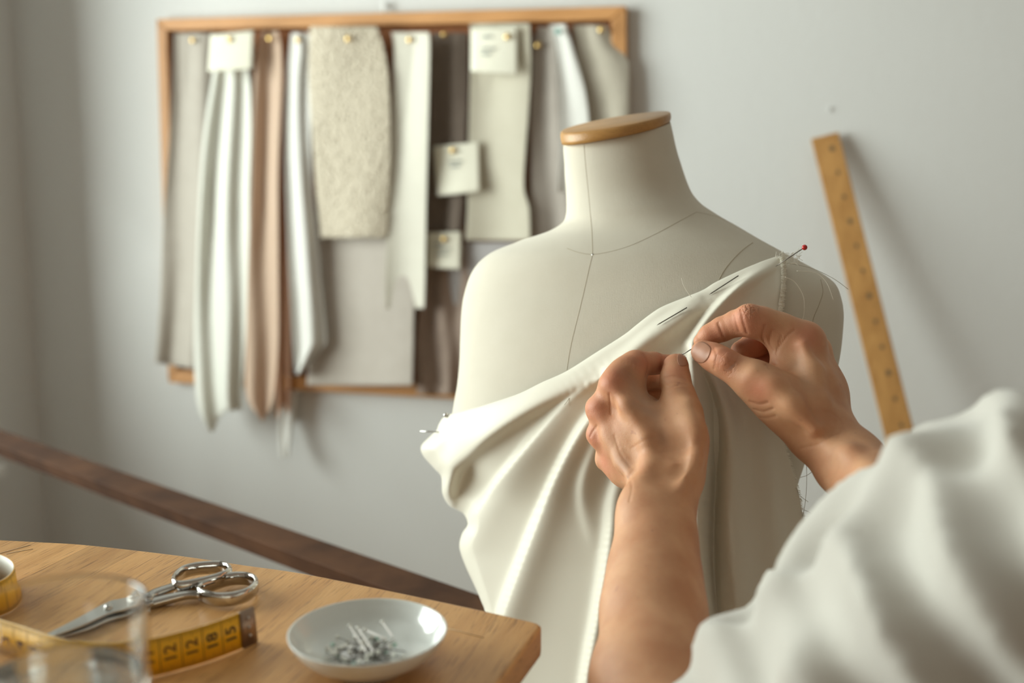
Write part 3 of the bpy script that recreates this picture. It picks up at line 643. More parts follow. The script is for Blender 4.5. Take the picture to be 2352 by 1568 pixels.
ridges = [ # (x, y, height mm, width on the upper-left side, width on the lower-right side)
 [(1786,606,1,14,10),(1740,632,4,20,12),(1690,660,5,24,14),(1600,712,6,28,18),(1500,775,8,34,24),(1420,830,11,40,24),(1310,888,14,46,22),(1225,932,17,52,20),(1150,978,20,58,20),(1090,1024,23,58,20),(1045,1072,24,52,20),(1026,1120,22,40,20),(1034,1160,8,30,16)],
 [(1600,690,2,16,16),(1555,728,5,18,24),(1500,768,6,18,26),(1445,815,6,16,28),(1400,850,5,14,30)],
 [(1452,836,2,14,30),(1400,860,5,14,40),(1335,905,8,14,50),(1292,940,10,14,60),(1243,995,12,14,66),(1174,1078,14,14,70),(1120,1148,16,15,74),(1078,1215,17,18,76),(1064,1265,16,22,70),(1078,1320,12,26,60),(1100,1390,8,26,50)],
 [(1560,830,4,14,24),(1500,862,6,14,32),(1430,900,8,14,38),(1365,955,11,14,46),(1325,1012,13,14,52),(1278,1102,15,13,58),(1230,1222,17,13,62),(1190,1325,19,13,66),(1160,1410,20,14,68),(1132,1500,20,14,66),(1108,1600,20,14,60),(1080,1740,20,14,60)],
 [(1390,985,2,16,26),(1366,1040,5,16,34),(1345,1100,7,17,36),(1342,1150,6,17,34),(1356,1210,3,18,30),(1372,1260,0,18,30)],
 [(1450,1050,3,16,22),(1428,1095,7,18,22),(1412,1150,10,18,24),(1406,1220,12,17,30),(1392,1320,14,16,34),(1377,1410,15,15,36),(1360,1500,16,14,38),(1345,1600,16,14,40),(1330,1760,16,14,40)],
 [(1588,790,12,10,14),(1590,830,15,12,18),(1596,900,16,14,20),(1603,980,17,16,20),(1605,1060,18,16,20),(1602,1180,19,18,18),(1607,1290,20,20,18),(1626,1410,20,22,18),(1640,1500,20,24,16),(1650,1600,20,24,16),(1655,1760,20,24,16)],
 [(1628,880,-2,10,10),(1646,960,-9,12,12),(1643,1110,-13,12,14),(1638,1250,-14,12,16),(1640,1400,-13,12,16),(1648,1568,-12,12,16),(1650,1760,-12,12,16)],
 [(1600,812,8,10,12),(1622,842,8,11,13),(1648,888,9,13,14),(1668,950,11,15,20),(1680,1040,12,20,30),(1680,1180,12,24,44),(1690,1320,12,26,50),(1700,1568,12,26,50),(1700,1760,12,26,50)],
 [(1740,960,2,20,16),(1762,1060,5,34,20),(1775,1180,6,40,22),(1790,1300,8,40,26),(1800,1568,9,40,30),(1810,1760,9,40,30)],
 [(1780,612,2,12,12),(1745,628,5,12,16),(1716,645,8,10,22),(1676,680,12,9,28),(1634,722,15,9,32),(1604,762,18,9,30),(1588,795,20,9,22)],
 [(1778,700,0,10,10),(1788,660,2,10,8),(1790,620,2,10,8)],
]
def cloth_height(X, Y):
    H = np.zeros_like(X)
    for rd in ridges:
        A = catmull(rd, 6); ds_, vs_ = [], []
        for i in range(len(A) - 1):
            p, q = A[i], A[i+1]; ex, ey = q[0]-p[0], q[1]-p[1]; l2 = ex*ex + ey*ey + 1e-9; l = math.sqrt(l2)
            t = np.clip(((X-p[0])*ex + (Y-p[1])*ey) / l2, 0, 1); dx = X - (p[0]+ex*t); dy = Y - (p[1]+ey*t)
            d = np.hypot(dx, dy); sd = dx*(-ey/l) + dy*(ex/l)
            h_ = p[2] + (q[2]-p[2])*t; wl = p[3] + (q[3]-p[3])*t; wr_ = p[4] + (q[4]-p[4])*t
            w_ = np.where(sd > 0, wl, wr_); u = d / w_
            e_ = np.where(w_ > 26, 2.0, 3.4); ds_.append(d.astype(np.float32)); vs_.append((h_ / (1 + u**e_) * np.exp(-(u/2.1)**2)).astype(np.float32))
        dm_ = np.min(ds_, 0); num = 0; den = 0
        for d, v in zip(ds_, vs_):
            w_ = np.exp(-(d - dm_) / (2 + .12 * dm_)); num = num + v * w_; den = den + w_
        val = num / den
        H += val * .001
    return H
NR, NC = 760, 600
Y0, Y1 = 590, 1770
ysg = Y0 + (Y1 - Y0) * np.linspace(0, 1, NR)
XLg = np.interp(ysg, _nk[:, 0], _nk[:, 1]); XRg = np.interp(ysg, _rt[:, 0], _rt[:, 1])
sg = np.linspace(0, 1, NC)
X = XLg[:, None] + (XRg - XLg)[:, None] * sg[None, :]; Y = np.repeat(ysg[:, None], NC, 1)
def base_fn(X, Y):
    Bd = np.interp(Y, [590, 650, 720, 800, 900, 1000, 1100, 1300, 1770], np.array([.104, .122, .137, .149, .152, .149, .146, .146, .155]) * .9 + .002)
    cx = np.interp(Y, [590, 700, 1000, 1770], [1490, 1500, 1480, 1490]); hwid = np.interp(Y, [590, 650, 720, 1770], [430, 448, 456, 476])
    S_ = np.clip((X - cx) / hwid, -.985, .985); return DF - .058 * (X - 1500) / 400 - Bd * np.sqrt(1 - S_ ** 2)
dist = np.full(X.shape, 1e9)
for a, b_ in zip(_nk[:-1], _nk[1:]):
    ex, ey = b_[1] - a[1], b_[0] - a[0]; t = np.clip(((X - a[1]) * ex + (Y - a[0]) * ey) / (ex*ex + ey*ey + 1e-9), 0, 1)
    dist = np.minimum(dist, np.hypot(X - a[1] - ex*t, Y - a[0] - ey*t))
kk_ = np.clip((Y - 925) / 90, 0, 1); kk_ = kk_*kk_*(3 - 2*kk_) * np.clip((1150 - X) / 60, 0, 1); Rr = 13 + 19 * kk_; rd_ = .004 + .026 * kk_
q = np.clip(1 - dist / Rr, 0, 1); roll = rd_ * (1 - np.sqrt(np.clip(1 - q ** 2, 0, 1)))
# the base surface: a smoothed copy of the form's own front, carried past its outline
gx = np.arange(940, 1960, 8.); gy = np.arange(572, 1796, 8.); fg = np.full((len(gy), len(gx)), 9.0)
for i, yy in enumerate(gy):
    for j, xx in enumerate(gx):
        h = hit(FB, xx, yy)
        if h[0] is not None: fg[i, j] = depth_of(h[0])
def bil(G_, X_, Y_, st=8.):
    fx = np.clip((X_ - gx[0]) / st, 0, G_.shape[1] - 1.001); fy = np.clip((Y_ - gy[0]) / st, 0, G_.shape[0] - 1.001); i = fy.astype(int); j = fx.astype(int); a = fy - i; b = fx - j
    return G_[i, j]*(1-a)*(1-b) + G_[i+1, j]*a*(1-b) + G_[i, j+1]*(1-a)*b + G_[i+1, j+1]*a*b
raw = fg.copy()
for _ in range(40):
    pdd = np.pad(fg, 1, constant_values=9.0); nbm = np.min([pdd[a:a+fg.shape[0], b:b+fg.shape[1]] for a, b in ((0,1),(2,1),(1,0),(1,2))], 0)
    fg = np.where(fg > 8, np.where(nbm < 8, nbm + .0015, 9.0), fg)
for _ in range(10):
    pdd = np.pad(fg, 1, mode='edge'); fg = (pdd[:-2, 1:-1] + pdd[2:, 1:-1] + pdd[1:-1, :-2] + pdd[1:-1, 2:]) / 4
Xr, Yr = np.meshgrid(np.arange(940, 1952, 2.), np.arange(572, 1788, 2.)); base = base_fn(Xr, Yr)
m1_ = bil(fg, Xr, Yr) - .007; k_ = .02; hh = np.clip(.5 + .5*(m1_ - base)/k_, 0, 1); base2 = m1_*(1-hh) + base*hh - k_*hh*(1-hh) + .002
Dr = base2 - cloth_height(Xr, Yr) * .93
for _ in range(5):
    Dp = np.pad(Dr, 1, mode='edge'); Dr = (Dp[:-2, 1:-1] + Dp[2:, 1:-1] + Dp[1:-1, :-2] + Dp[1:-1, 2:] + 4*Dr) / 8
D = bil(Dr, X, Y, 2.) + roll
lim = bil(np.where(raw > 8, 2., raw), X, Y) - .0022; lim = np.where(bil(raw, X, Y) > 1.5, 2., lim); D = np.minimum(D, lim)
def cloth_depth(px, py):
    i = int(np.clip(np.searchsorted(ysg, py), 0, NR-1)); j = int(np.clip((px - XLg[i]) / (XRg[i] - XLg[i]) * (NC-1), 0, NC-1)); return D[i, j]
Vd = Pn(X, Y, D).reshape(-1, 3)
Vd[:, 2] = np.maximum(Vd[:, 2], .02)
idx = np.arange(NR*NC).reshape(NR, NC)
Qd = np.stack([idx[:-1, :-1], idx[1:, :-1], idx[1:, 1:], idx[:-1, 1:]], -1).reshape(-1, 4)
M['satin'] = mat('ivory_crepe', (.785, .745, .63), .52, bump=(1500, .00008), sheen=.3, spec=.35, noise=(6, .2, (.775, .73, .61)))
translucent(M['satin'], (.80, .74, .60), .10)
drape = big_mesh('draped_fabric', Vd, Qd, M['satin']); sm_ = drape.modifiers.new('smooth', 'SMOOTH'); sm_.factor = .5; sm_.iterations = 2; solid(drape, .0009, 1)
tag(drape, 'ivory crepe fabric draped in fanning folds across the dress form from one shoulder', 'fabric')
DB = BVHTree.FromPolygons([Vector(v) for v in Vd], [tuple(q_) for q_ in Qd])
def dp(px, py, off=.0006): return P(px, py, cloth_depth(px, py) - off)
# frayed selvage at the shoulder edge, frayed lower edge, raw edge on the roll
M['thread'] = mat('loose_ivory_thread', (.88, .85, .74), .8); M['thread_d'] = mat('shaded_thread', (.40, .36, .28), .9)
fr_ = []
pe = catmull([(1800, 594), (1803, 620), (1802, 660), (1797, 700), (1796, 730)], 10)
mesh_obj('overlocked_edge', *tube_vf([dp(x - 5, y, .0010) for x, y in pe], .0016, 8, flat=.7), M['thread'], drape)
for k in range(260):
    y = random.uniform(592, 730); x = np.interp(y, pe[:, 1], pe[:, 0]); a = random.uniform(-.4, .6)
    p = dp(x - 9, y, .0026); l_ = random.uniform(8, 15)
    fr_.append(tube_vf([p, P(x - 9 + l_ * math.cos(a), y + l_ * math.sin(a), cloth_depth(x-6, y) - .0028)], .00026, 4))
for k in range(36):
    a = random.uniform(-2.6, .3); l_ = random.uniform(8, 26); x, y = random.uniform(1784, 1836), random.uniform(590, 600)
    d_0 = cloth_depth(1795, 600) - .001
    fr_.append(tube_vf([P(x, y, d_0), P(x + l_*.5*math.cos(a), y + l_*.5*math.sin(a) - 1, d_0 - .001), P(x + l_*math.cos(a+.4), y + l_*math.sin(a+.4), d_0)], .0002, 4))
mesh_obj('frayed_edge', *join_vf(fr_), M['thread'], drape); fr_ = []
for k in range(330):
    y = random.uniform(1015, 1300); x = float(np.interp(y, _rt[:, 0], _rt[:, 1])); a = random.uniform(.3, .8); l_ = random.uniform(4, 9)
    d_0 = cloth_depth(x, y); fr_.append(tube_vf([P(x - 2, y, d_0), P(x + l_*math.cos(a), y + l_*math.sin(a), d_0)], .00016, 4))
mesh_obj('frayed_edge', *join_vf(fr_), M['thread'], drape)
fr_ = []
for k in range(170):
    t = random.random() ** .8; x = 1468 - 135*t; y = 748 + 132*t + 3*math.sin(20*t); a = random.uniform(2.1, 2.7); l_ = random.uniform(5, 14)
    fr_.append(tube_vf([dp(x, y, .0003), dp(x + l_*math.cos(a), y + l_*math.sin(a), .0005)], .00014, 4))
mesh_obj('raw_edge', *join_vf(fr_), M['thread'], drape)
def loose(pts, d0, r=.00022, m='thread'):
    A = catmull([(x, y, d) for x, y, d in [(p[0], p[1], (p[2] if len(p) > 2 else d0)) for p in pts]], 8)
    mesh_obj('loose_thread', *tube_vf([P(*a) for a in A], r, 5), M[m], drape)
ds = cloth_depth(1795, 660) - .003
loose([(1803, 636), (1826, 648), (1845, 680), (1847, 715), (1843, 736)], ds, .0003)
loose([(1830, 622), (1872, 626), (1898, 648), (1914, 688)], ds - .004, .00024)
loose([(1806, 604), (1830, 608), (1870, 618), (1915, 640), (1948, 664)], ds - .004, .0002, 'thread_d')
loose([(1565, 638), (1570, 655), (1580, 672), (1588, 682)], cloth_depth(1590, 690) - .003, .0002)
loose([(1812, 606), (1826, 604), (1834, 610)], ds, .0003)
d1 = cloth_depth(1820, 1150)
loose([(1852, 1062), (1853, 1100), (1850, 1150), (1843, 1190)], d1, .0002, 'thread_d')
loose([(1838, 1096), (1852, 1092), (1864, 1084), (1870, 1078)], d1, .0002, 'thread_d')
loose([(1828, 1120), (1838, 1138), (1856, 1152)], d1, .0002, 'thread_d')
loose([(1844, 1170), (1862, 1178), (1880, 1200), (1887, 1210), (1870, 1190), (1846, 1184)], d1, .0002, 'thread_d')
loose([(1880, 1204), (1887, 1230), (1886, 1266)], d1, .0002, 'thread_d')
loose([(1320, 905), (1310, 912), (1302, 922), (1296, 930)], cloth_depth(1310, 910) - .0006, .0002, 'thread_d')

# ------------------------------------------------------------ pins in the fabric
needle = mat('needle_steel', (.16, .14, .12), .3, .9)
def over(a, b_):
    d = min(cloth_depth(a[0] + (b_[0]-a[0])*t, a[1] + (b_[1]-a[1])*t) - (.0012 + .002*math.sin(math.pi*t)) * (1 if .02 < t < .98 else 0) for t in np.linspace(0, 1, 20)); return d
def needle_pin(a, b_, label, head=None, r=.00048, m=None):
    A_ = P(*a); B_ = P(*b_); e = empty('dressmaking_pin', A_, label, 'pin')
    mesh_obj('shaft', *tube_vf([A_, A_ + (B_ - A_)*.9, B_], [r, r, r*.2], 8), m or needle, e)
    if head: mesh_obj('pin_head', *sphere_vf(A_, .0024, 20, 14), head, e)
    return e
red = mat('red_glass_head', (.45, .012, .012), .15, coat=.5)
needle_pin((1848, 568, cloth_depth(1782, 612) - .026), (1781, 612, cloth_depth(1781, 612) - .0004), 'long pin with a glossy red ball head standing out of the fabric at the shoulder', red, .00042)
needle_pin((1696, 633, over((1696, 633), (1628, 677))), (1628, 677, over((1696, 633), (1628, 677))), 'dark headless pin through the fabric nearest the shoulder')
needle_pin((1578, 706, over((1578, 706), (1508, 747))), (1508, 747, over((1578, 706), (1508, 747))), 'dark headless pin through the fabric roll above the two hands')
needle_pin((965, 990, cloth_depth(1010, 995) + .004), (1012, 992, cloth_depth(1012, 995) + .004), 'pale pin sticking out sideways from the fabric at the side of the bust', None, .0006, M['steel'])
needle_pin((1024, 953, cloth_depth(1040, 960) + .01), (1040, 958, cloth_depth(1040, 960) + .004), 'tiny silver pin end at the upper side edge of the drape', M['steel'], .0005, M['steel'])
# ------------------------------------------------------------ the person: smooth distance field -> one continuous skin
class Field:
    def __init__(s): s.base = []; s.groups = []; s.sub = []
    @staticmethod
    def prim(a, b, ra, rb, k): return (np.array(a, float), np.array(b, float), ra, rb, k)
def cap(p, pr):
    a, b, ra, rb, k = pr; ab = b - a; t = np.clip(((p - a) @ ab) / max(ab @ ab, 1e-12), 0, 1)
    return np.linalg.norm(p - a - t[:, None] * ab, axis=1) - (ra + (rb - ra) * t)
def smin(a, b, k):
    h = np.maximum(k - np.abs(a - b), 0) / k; return np.minimum(a, b) - h * h * k * .25
def chain(pts, k):
    out = []
    for a, b in zip(pts, pts[1:]):
        ra = a[3] if a[3] < 1 else a[3] * a[2] / FOC; rb = b[3] if b[3] < 1 else b[3] * b[2] / FOC
        out.append(Field.prim(P(*a[:3]), P(*b[:3]), ra, rb, k))
    return out
def evalf(p, F_, c=None, rad=0):
    """c, rad: block centre and half diagonal for culling"""
    def sel(prs):
        if c is None: return prs
        ds = [cap(c[None], q)[0] for q in prs]; m_ = min(ds) if ds else 0
        return [q for q, d in zip(prs, ds) if d < rad * 2 + .03 + max(0, min(m_, 0))+ .0]
    base = sel(F_.base); d = np.full(len(p), 1e3)
    for q in base: d = smin(d, cap(p, q), q[4])
    res = d.copy()
    for g in F_.groups:
        g2 = sel(g)
        if not g2: continue
        e = np.full(len(p), 1e3)
        for q in g2: e = smin(e, cap(p, q), q[4])
        res = np.minimum(res, smin(d, e, g[0][4] * 1.6))
    for q in (sel(F_.sub) if F_.sub else []):
        x = -cap(p, q); k = q[4]; h = np.maximum(k - np.abs(res - x), 0) / k; res = np.maximum(res, x) + h*h*k*.25
    if F_.disp: res = res + F_.disp(p)
    return res
def surface_net(F_, lo, hi, h, nb=16):
    lo = np.array(lo); N_ = np.ceil((np.array(hi) - lo) / h / nb).astype(int); big = N_ * nb + 2
    key = lambda I: (I[..., 0] * big[1] + I[..., 1]) * big[2] + I[..., 2]
    VK, VP, QK = [], [], []
    g = np.arange(nb + 1); G = np.stack(np.meshgrid(g, g, g, indexing='ij'), -1); half = nb * h * math.sqrt(3) / 2
    allp = F_.base + [q for gg in F_.groups for q in gg]
    offs = {0: [(0,0,0),(0,-1,0),(0,-1,-1),(0,0,-1)], 1: [(0,0,0),(0,0,-1),(-1,0,-1),(-1,0,0)], 2: [(0,0,0),(-1,0,0),(-1,-1,0),(0,-1,0)]}
    BI = np.stack(np.meshgrid(*[np.arange(n_) for n_ in N_], indexing='ij'), -1).reshape(-1, 3)
    CB = lo + (BI * nb + nb / 2) * h; dd = np.full(len(CB), 1e3)
    for q in allp: dd = np.minimum(dd, cap(CB, q))
    for bi, c_ in zip(BI[dd < half + .02], CB[dd < half + .02]):
        f0 = evalf(c_[None], F_, c_, half)[0]
        if abs(f0) > half + .012: continue
        I = G + bi * nb; p = lo + I.reshape(-1, 3) * h; f = evalf(p, F_, c_, half).reshape(nb+1, nb+1, nb+1)
        if f.min() > 0 or f.max() < 0: continue
        s_ = f < 0
        cor = [(i, j, k) for i in (0, 1) for j in (0, 1) for k in (0, 1)]
        cs = np.stack([s_[i:nb+i, j:nb+j, k:nb+k] for i, j, k in cor], -1); act = cs.any(-1) & ~cs.all(-1)
        ii = np.argwhere(act); acc_ = np.zeros((len(ii), 3)); cnt = np.zeros(len(ii))
        for a in range(8):
            for ax in range(3):
                if cor[a][ax]: continue
                ca = np.array(cor[a]); cb_ = ca.copy(); cb_[ax] = 1
                fa = f[tuple((ii + ca).T)]; fb = f[tuple((ii + cb_).T)]; m_ = (fa < 0) != (fb < 0); t = fa / (fa - fb + 1e-20)
                pos = ii + ca + 0.; pos[:, ax] += t; acc_[m_] += pos[m_]; cnt[m_] += 1
        VK.append(key(ii + bi * nb)); VP.append(lo + (acc_ / cnt[:, None] + bi * nb) * h)
        for ax in range(3):
            e = [0, 0, 0]; e[ax] = 1; A_ = s_[:nb, :nb, :nb]; B_ = s_[e[0]:nb+e[0], e[1]:nb+e[1], e[2]:nb+e[2]]
            m_ = A_ != B_; jj = np.argwhere(m_); fl = A_[m_]
            if not len(jj): continue
            q = np.stack([key(jj + bi * nb + np.array(o_)) for o_ in offs[ax]], -1); q[~fl] = q[~fl][:, ::-1]; QK.append(q)
    K = np.concatenate(VK); Vv = np.concatenate(VP); Q = np.concatenate(QK); od = np.argsort(K); K = K[od]; Vv = Vv[od]
    ix = np.searchsorted(K, Q); ix = np.clip(ix, 0, len(K)-1); ok = (K[ix] == Q).all(1); return Vv, ix[ok]

sk = Field(); sk.disp = None; B = sk.base
HS = .955            # the hands stand this much nearer than first measured
def hc(pts, k): return chain([(a, b, c * HS, r) for a, b, c, r in pts], k)
def HP(x, y, d): return P(x, y, d * HS)
# ---- right arm (reaching in from the blouse sleeve) and its hand
elbR = (2240, 1400, .60, .043); shR = (2560, 1400, .47, .045)
B += hc([(2540, 1700, .50, .10), shR], .03); B += hc([shR, elbR], .02)
B += hc([elbR, (2060, 1180, .70, 88), (2012, 1128, .735, 77), (1950, 1062, .775, 69), (1898, 1000, .80, 60)], .02)
B += hc([(1890, 990, .800, 52), (1866, 900, .820, 49), (1846, 790, .833, 41)], .018)        # the index ray of the palm
B += hc([(1905, 990, .815, 50), (1893, 900, .840, 40), (1872, 806, .852, 33)], .018)
B += hc([(1900, 990, .83, 44), (1880, 900, .862, 34), (1862, 836, .875, 28)], .016)
B += hc([(1880, 990, .84, 40), (1850, 900, .88, 30), (1830, 858, .89, 24)], .016)
B += hc([(1860, 985, .797, 56), (1806, 932, .797, 50), (1762, 896, .798, 40), (1735, 875, .799, 36)], .018)      # base of the thumb
B += hc([(1850, 905, .820, 44), (1812, 858, .826, 30)], .018)
B += hc([(1800, 800, .832, 24), (1800, 850, .828, 26)], .014)          # web
sk.groups.append(hc([(1748, 884, .797, 37.5), (1722, 868, .799, 36), (1694, 852, .804, 33), (1664, 834, .811, 31.5), (1640, 821, .818, 30), (1615, 808, .826, 27.5)], .006))   # thumb
sk.groups.append(hc([(1845, 782, .833, 42), (1790, 758, .833, 36.5), (1748, 742, .831, 34), (1722, 737, .831, 34.5)], .008) + hc([(1722, 737, .831, 34), (1692, 742, .837, 29), (1658, 756, .843, 27), (1630, 769, .846, 23), (1610, 783, .848, 17)], .004))
sk.groups.append(hc([(1872, 806, .852, 31), (1806, 768, .872, 28), (1780, 772, .868, 29), (1735, 790, .860, 28), (1702, 806, .852, 24)], .005))
sk.groups.append(hc([(1862, 836, .875, 27), (1810, 800, .876, 26), (1772, 822, .872, 26), (1738, 842, .862, 23)], .005))
sk.groups.append(hc([(1830, 858, .89, 24), (1812, 845, .900, 23), (1786, 858, .892, 21), (1770, 872, .880, 18)], .005))
# tendons and veins that stand out
B += hc([(1846, 792, .8105, 5), (1868, 850, .802, 5), (1882, 930, .786, 6), (1893, 985, .7745, 6)], .014)
B += hc([(1735, 860, .785, 5), (1775, 885, .780, 6), (1820, 930, .772, 7), (1870, 985, .765, 7)], .016)
B += hc([(1905, 1030, .764, 5), (1950, 1045, .742, 6), (2000, 1092, .712, 6), (2040, 1140, .692, 6)], .014)
sk.groups[1] += [Field.prim(HP(1718, 724, .826), HP(1716, 724, .826), .0078, .0078, .006)]
sk.groups[0] += [Field.prim(HP(1667, 828, .7995), HP(1655, 822, .803), .0066, .0066, .006)]
# ---- left arm and hand
elbL = (1545, 1840, .585, .043); shL = (1960, 1800, .50, .052)
B += hc([(2540, 1700, .50, .10), shL], .03); B += hc([shL, elbL], .02)
B += hc([elbL, (1500, 1568, .660, 132), (1501, 1400, .710, 108), (1503, 1300, .738, 90), (1510, 1215, .760, 74), (1516, 1150, .776, 68)], .02)
B += hc([(1488, 1150, .782, 42), (1490, 1090, .798, 40)], .014); B += hc([(1548, 1150, .776, 44), (1560, 1085, .786, 44)], .014)
B += hc([(1548, 1085, .790, 44), (1490, 985, .812, 44), (1422, 893, .831, 34)], .012)
B += hc([(1522, 1090, .795, 44), (1455, 1000, .818, 43), (1376, 938, .838, 29)], .012)
B += hc([(1505, 1095, .800, 42), (1440, 1040, .826, 40), (1374, 998, .843, 25)], .012)
B += hc([(1490, 1105, .806, 38), (1440, 1080, .832, 34), (1392, 1056, .848, 25)], .012)
B += hc([(1562, 1090, .788, 44), (1574, 1010, .795, 41), (1571, 950, .806, 36)], .018)       # thumb metacarpal
B += hc([(1530, 1000, .825, 44), (1490, 940, .840, 30)], .016)
B += hc([(1412, 920, .846, 30), (1404, 970, .852, 30), (1412, 1024, .854, 27)], .012)
sk.groups.append(hc([(1571, 948, .806, 35.5), (1560, 910, .815, 34.5), (1551, 872, .826, 32), (1552, 842, .834, 30)], .006))
sk.groups.append(hc([(1422, 892, .831, 34), (1442, 858, .836, 35), (1458, 838, .840, 32)], .010) + hc([(1464, 834, .840, 30), (1500, 834, .846, 25), (1535, 838, .851, 22), (1560, 830, .855, 18)], .003))
sk.groups.append(hc([(1384, 940, .842, 28), (1404, 912, .866, 26), (1440, 880, .872, 26), (1480, 868, .870, 25), (1516, 872, .866, 21)], .005))
sk.groups.append(hc([(1392, 1000, .848, 24), (1384, 985, .870, 24), (1430, 935, .880, 25), (1480, 912, .876, 24), (1512, 905, .872, 20)], .005))
sk.groups.append(hc([(1404, 1052, .852, 22), (1400, 1040, .872, 20), (1430, 1010, .89, 21), (1460, 985, .885, 18)], .005))
B += [Field.prim(HP(1408, 876, .820), HP(1404, 880, .820), .0072, .0072, .012), Field.prim(HP(1370, 936, .830), HP(1372, 944, .830), .0062, .0062, .010), Field.prim(HP(1370, 998, .836), HP(1374, 1004, .836), .0056, .0056, .010)]
B += hc([(1408, 884, .8135, 5), (1440, 930, .8035, 5), (1490, 1010, .7895, 5), (1525, 1080, .7745, 6)], .014)
B += hc([(1376, 935, .825, 4.5), (1400, 1000, .8195, 4.5), (1428, 1060, .804, 5), (1446, 1088, .788, 5)], .012)
B += hc([(1582, 930, .793, 6), (1592, 985, .782, 7), (1588, 1045, .769, 7), (1566, 1110, .757, 8)], .016)
B += hc([(1500, 1075, .782, 6), (1545, 1066, .771, 6), (1585, 1060, .769, 5)], .016)
B += [Field.prim(HP(1470, 1165, .764), HP(1470, 1170, .764), .013, .013, .018)]
B += hc([(1500, 1060, .779, 5), (1470, 1130, .767, 5), (1462, 1200, .752, 5)], .014)
sk.sub += [Field.prim(HP(1545, 1015, .762), HP(1550, 1040, .758), .0135, .0115, .022)]
# finger creases cut into the skin
def crease(pts, d, r=1.6, k=.0022):
    c_ = catmull([(a, b) for a, b in pts], 4); dd_ = d if hasattr(d, '__len__') else (d, d); n_ = len(c_)
    for i in range(n_ - 1):
        da = dd_[0] + (dd_[1]-dd_[0])*i/(n_-1); db = dd_[0] + (dd_[1]-dd_[0])*(i+1)/(n_-1)
        sk.sub.append(Field.prim(HP(*c_[i], da), HP(*c_[i+1], db), r*.00033, r*.00033, k))
lo_ = np.array([1e9]*3); hi_ = -lo_
for q in B + [x for g_ in sk.groups for x in g_]:
    for p_, r_ in ((q[0], q[2]), (q[1], q[3])): lo_ = np.minimum(lo_, p_ - r_); hi_ = np.maximum(hi_, p_ + r_)
HV = .00115
Vs, Qs = surface_net(sk, lo_ - .01, hi_ + .01, HV)
# project on the exact surface
def grad(p, f0=None, e=.0006):
    g = np.stack([evalf_chunks(p + np.eye(3)[k] * e) - evalf_chunks(p - np.eye(3)[k] * e) for k in range(3)], -1) / (2*e); return g
def evalf_chunks(p):
    # spatial chunks keep the culling effective
    out = np.empty(len(p)); cell_ = np.floor(p / .04).astype(int); kk = (cell_[:, 0]*4001 + cell_[:, 1])*4001 + cell_[:, 2]; o_ = np.argsort(kk, kind='stable'); ks = kk[o_]; st = np.r_[0, np.flatnonzero(np.diff(ks)) + 1, len(ks)]
    for a, b in zip(st, st[1:]):
        ii = o_[a:b]; c_ = p[ii].mean(0); out[ii] = evalf(p[ii], sk, c_, np.linalg.norm(p[ii] - c_, axis=1).max())
    return out
sel_ = Vs[:, 1] > .55
for _ in range(2):
    f_ = evalf_chunks(Vs); g_ = grad(Vs); Vs = Vs - np.clip(f_, -.001, .001)[:, None] * g_ / np.maximum((g_**2).sum(1), .3)[:, None]
Nn = g_ / np.linalg.norm(g_, axis=1)[:, None]
# ---- skin colour fields tied to anatomy
def gaus(p, c, s): return np.exp(-((p - np.array(c))**2).sum(1) / s**2)
redm = np.zeros(len(Vs)); wri = np.zeros(len(Vs)); vein = np.zeros(len(Vs)); along = np.zeros(len(Vs)); bd_ = np.full(len(Vs), 1e3)
for g_ in sk.groups:
    s0_ = 0
    for q in g_:
        ab = q[1] - q[0]; l_ = np.linalg.norm(ab)
        if l_ < 1e-6: continue
        t_ = np.clip(((Vs - q[0]) @ ab) / (l_*l_), 0, 1); dq = np.linalg.norm(Vs - q[0] - t_[:, None]*ab, axis=1) - (q[2] + (q[3]-q[2])*t_)
        m_ = dq < bd_; bd_ = np.where(m_, dq, bd_); along = np.where(m_, s0_ + t_*l_, along); s0_ += l_
for x, y, d, s in [(1404,868,.81,.014),(1360,940,.82,.016),(1356,1005,.83,.012),(1480,830,.83,.014),(1555,840,.81,.012),(1665,822,.80,.014),(1700,740,.82,.022),(1640,765,.83,.018),(1620,805,.81,.014),(1852,772,.815,.014),(1745,895,.78,.012),(1385,1060,.83,.012),(1530,835,.84,.016),(1740,800,.86,.03)]:
    redm = np.maximum(redm, gaus(Vs, HP(x, y, d), s))
for x, y, d, s in [(1668,836,.788,.011),(1553,872,.80,.009),(1468,818,.82,.009),(1722,712,.82,.007),(1450,850,.81,.011),(1795,800,.80,.010)]:
    wri = np.maximum(wri, gaus(Vs, HP(x, y, d), s))
def segm(path, s):
    A = catmull(path, 6); d = np.full(len(Vs), 1e3)
    for a, b in zip(A, A[1:]): d = np.minimum(d, cap(Vs, Field.prim(HP(*a), HP(*b), 0, 0, 1)))
    return np.exp(-(d / s) ** 2)
for pth, s in [([(1392,915,.825),(1398,980,.825),(1412,1030,.815),(1440,1075,.79)], .0045), ([(1460,930,.80),(1500,960,.80),(1520,1010,.79)], .006), ([(1838,840,.81),(1850,870,.80),(1840,905,.79)], .007), ([(1870,860,.81),(1885,930,.795),(1900,1000,.78)], .005), ([(1930,1040,.75),(1975,1085,.725)], .006), ([(1455,890,.815),(1480,930,.81)], .008)]:
    vein = np.maximum(vein, segm(pth, s))
SB = BVHTree.FromPolygons([Vector(v) for v in Vs], [tuple(q_) for q_ in Qs])
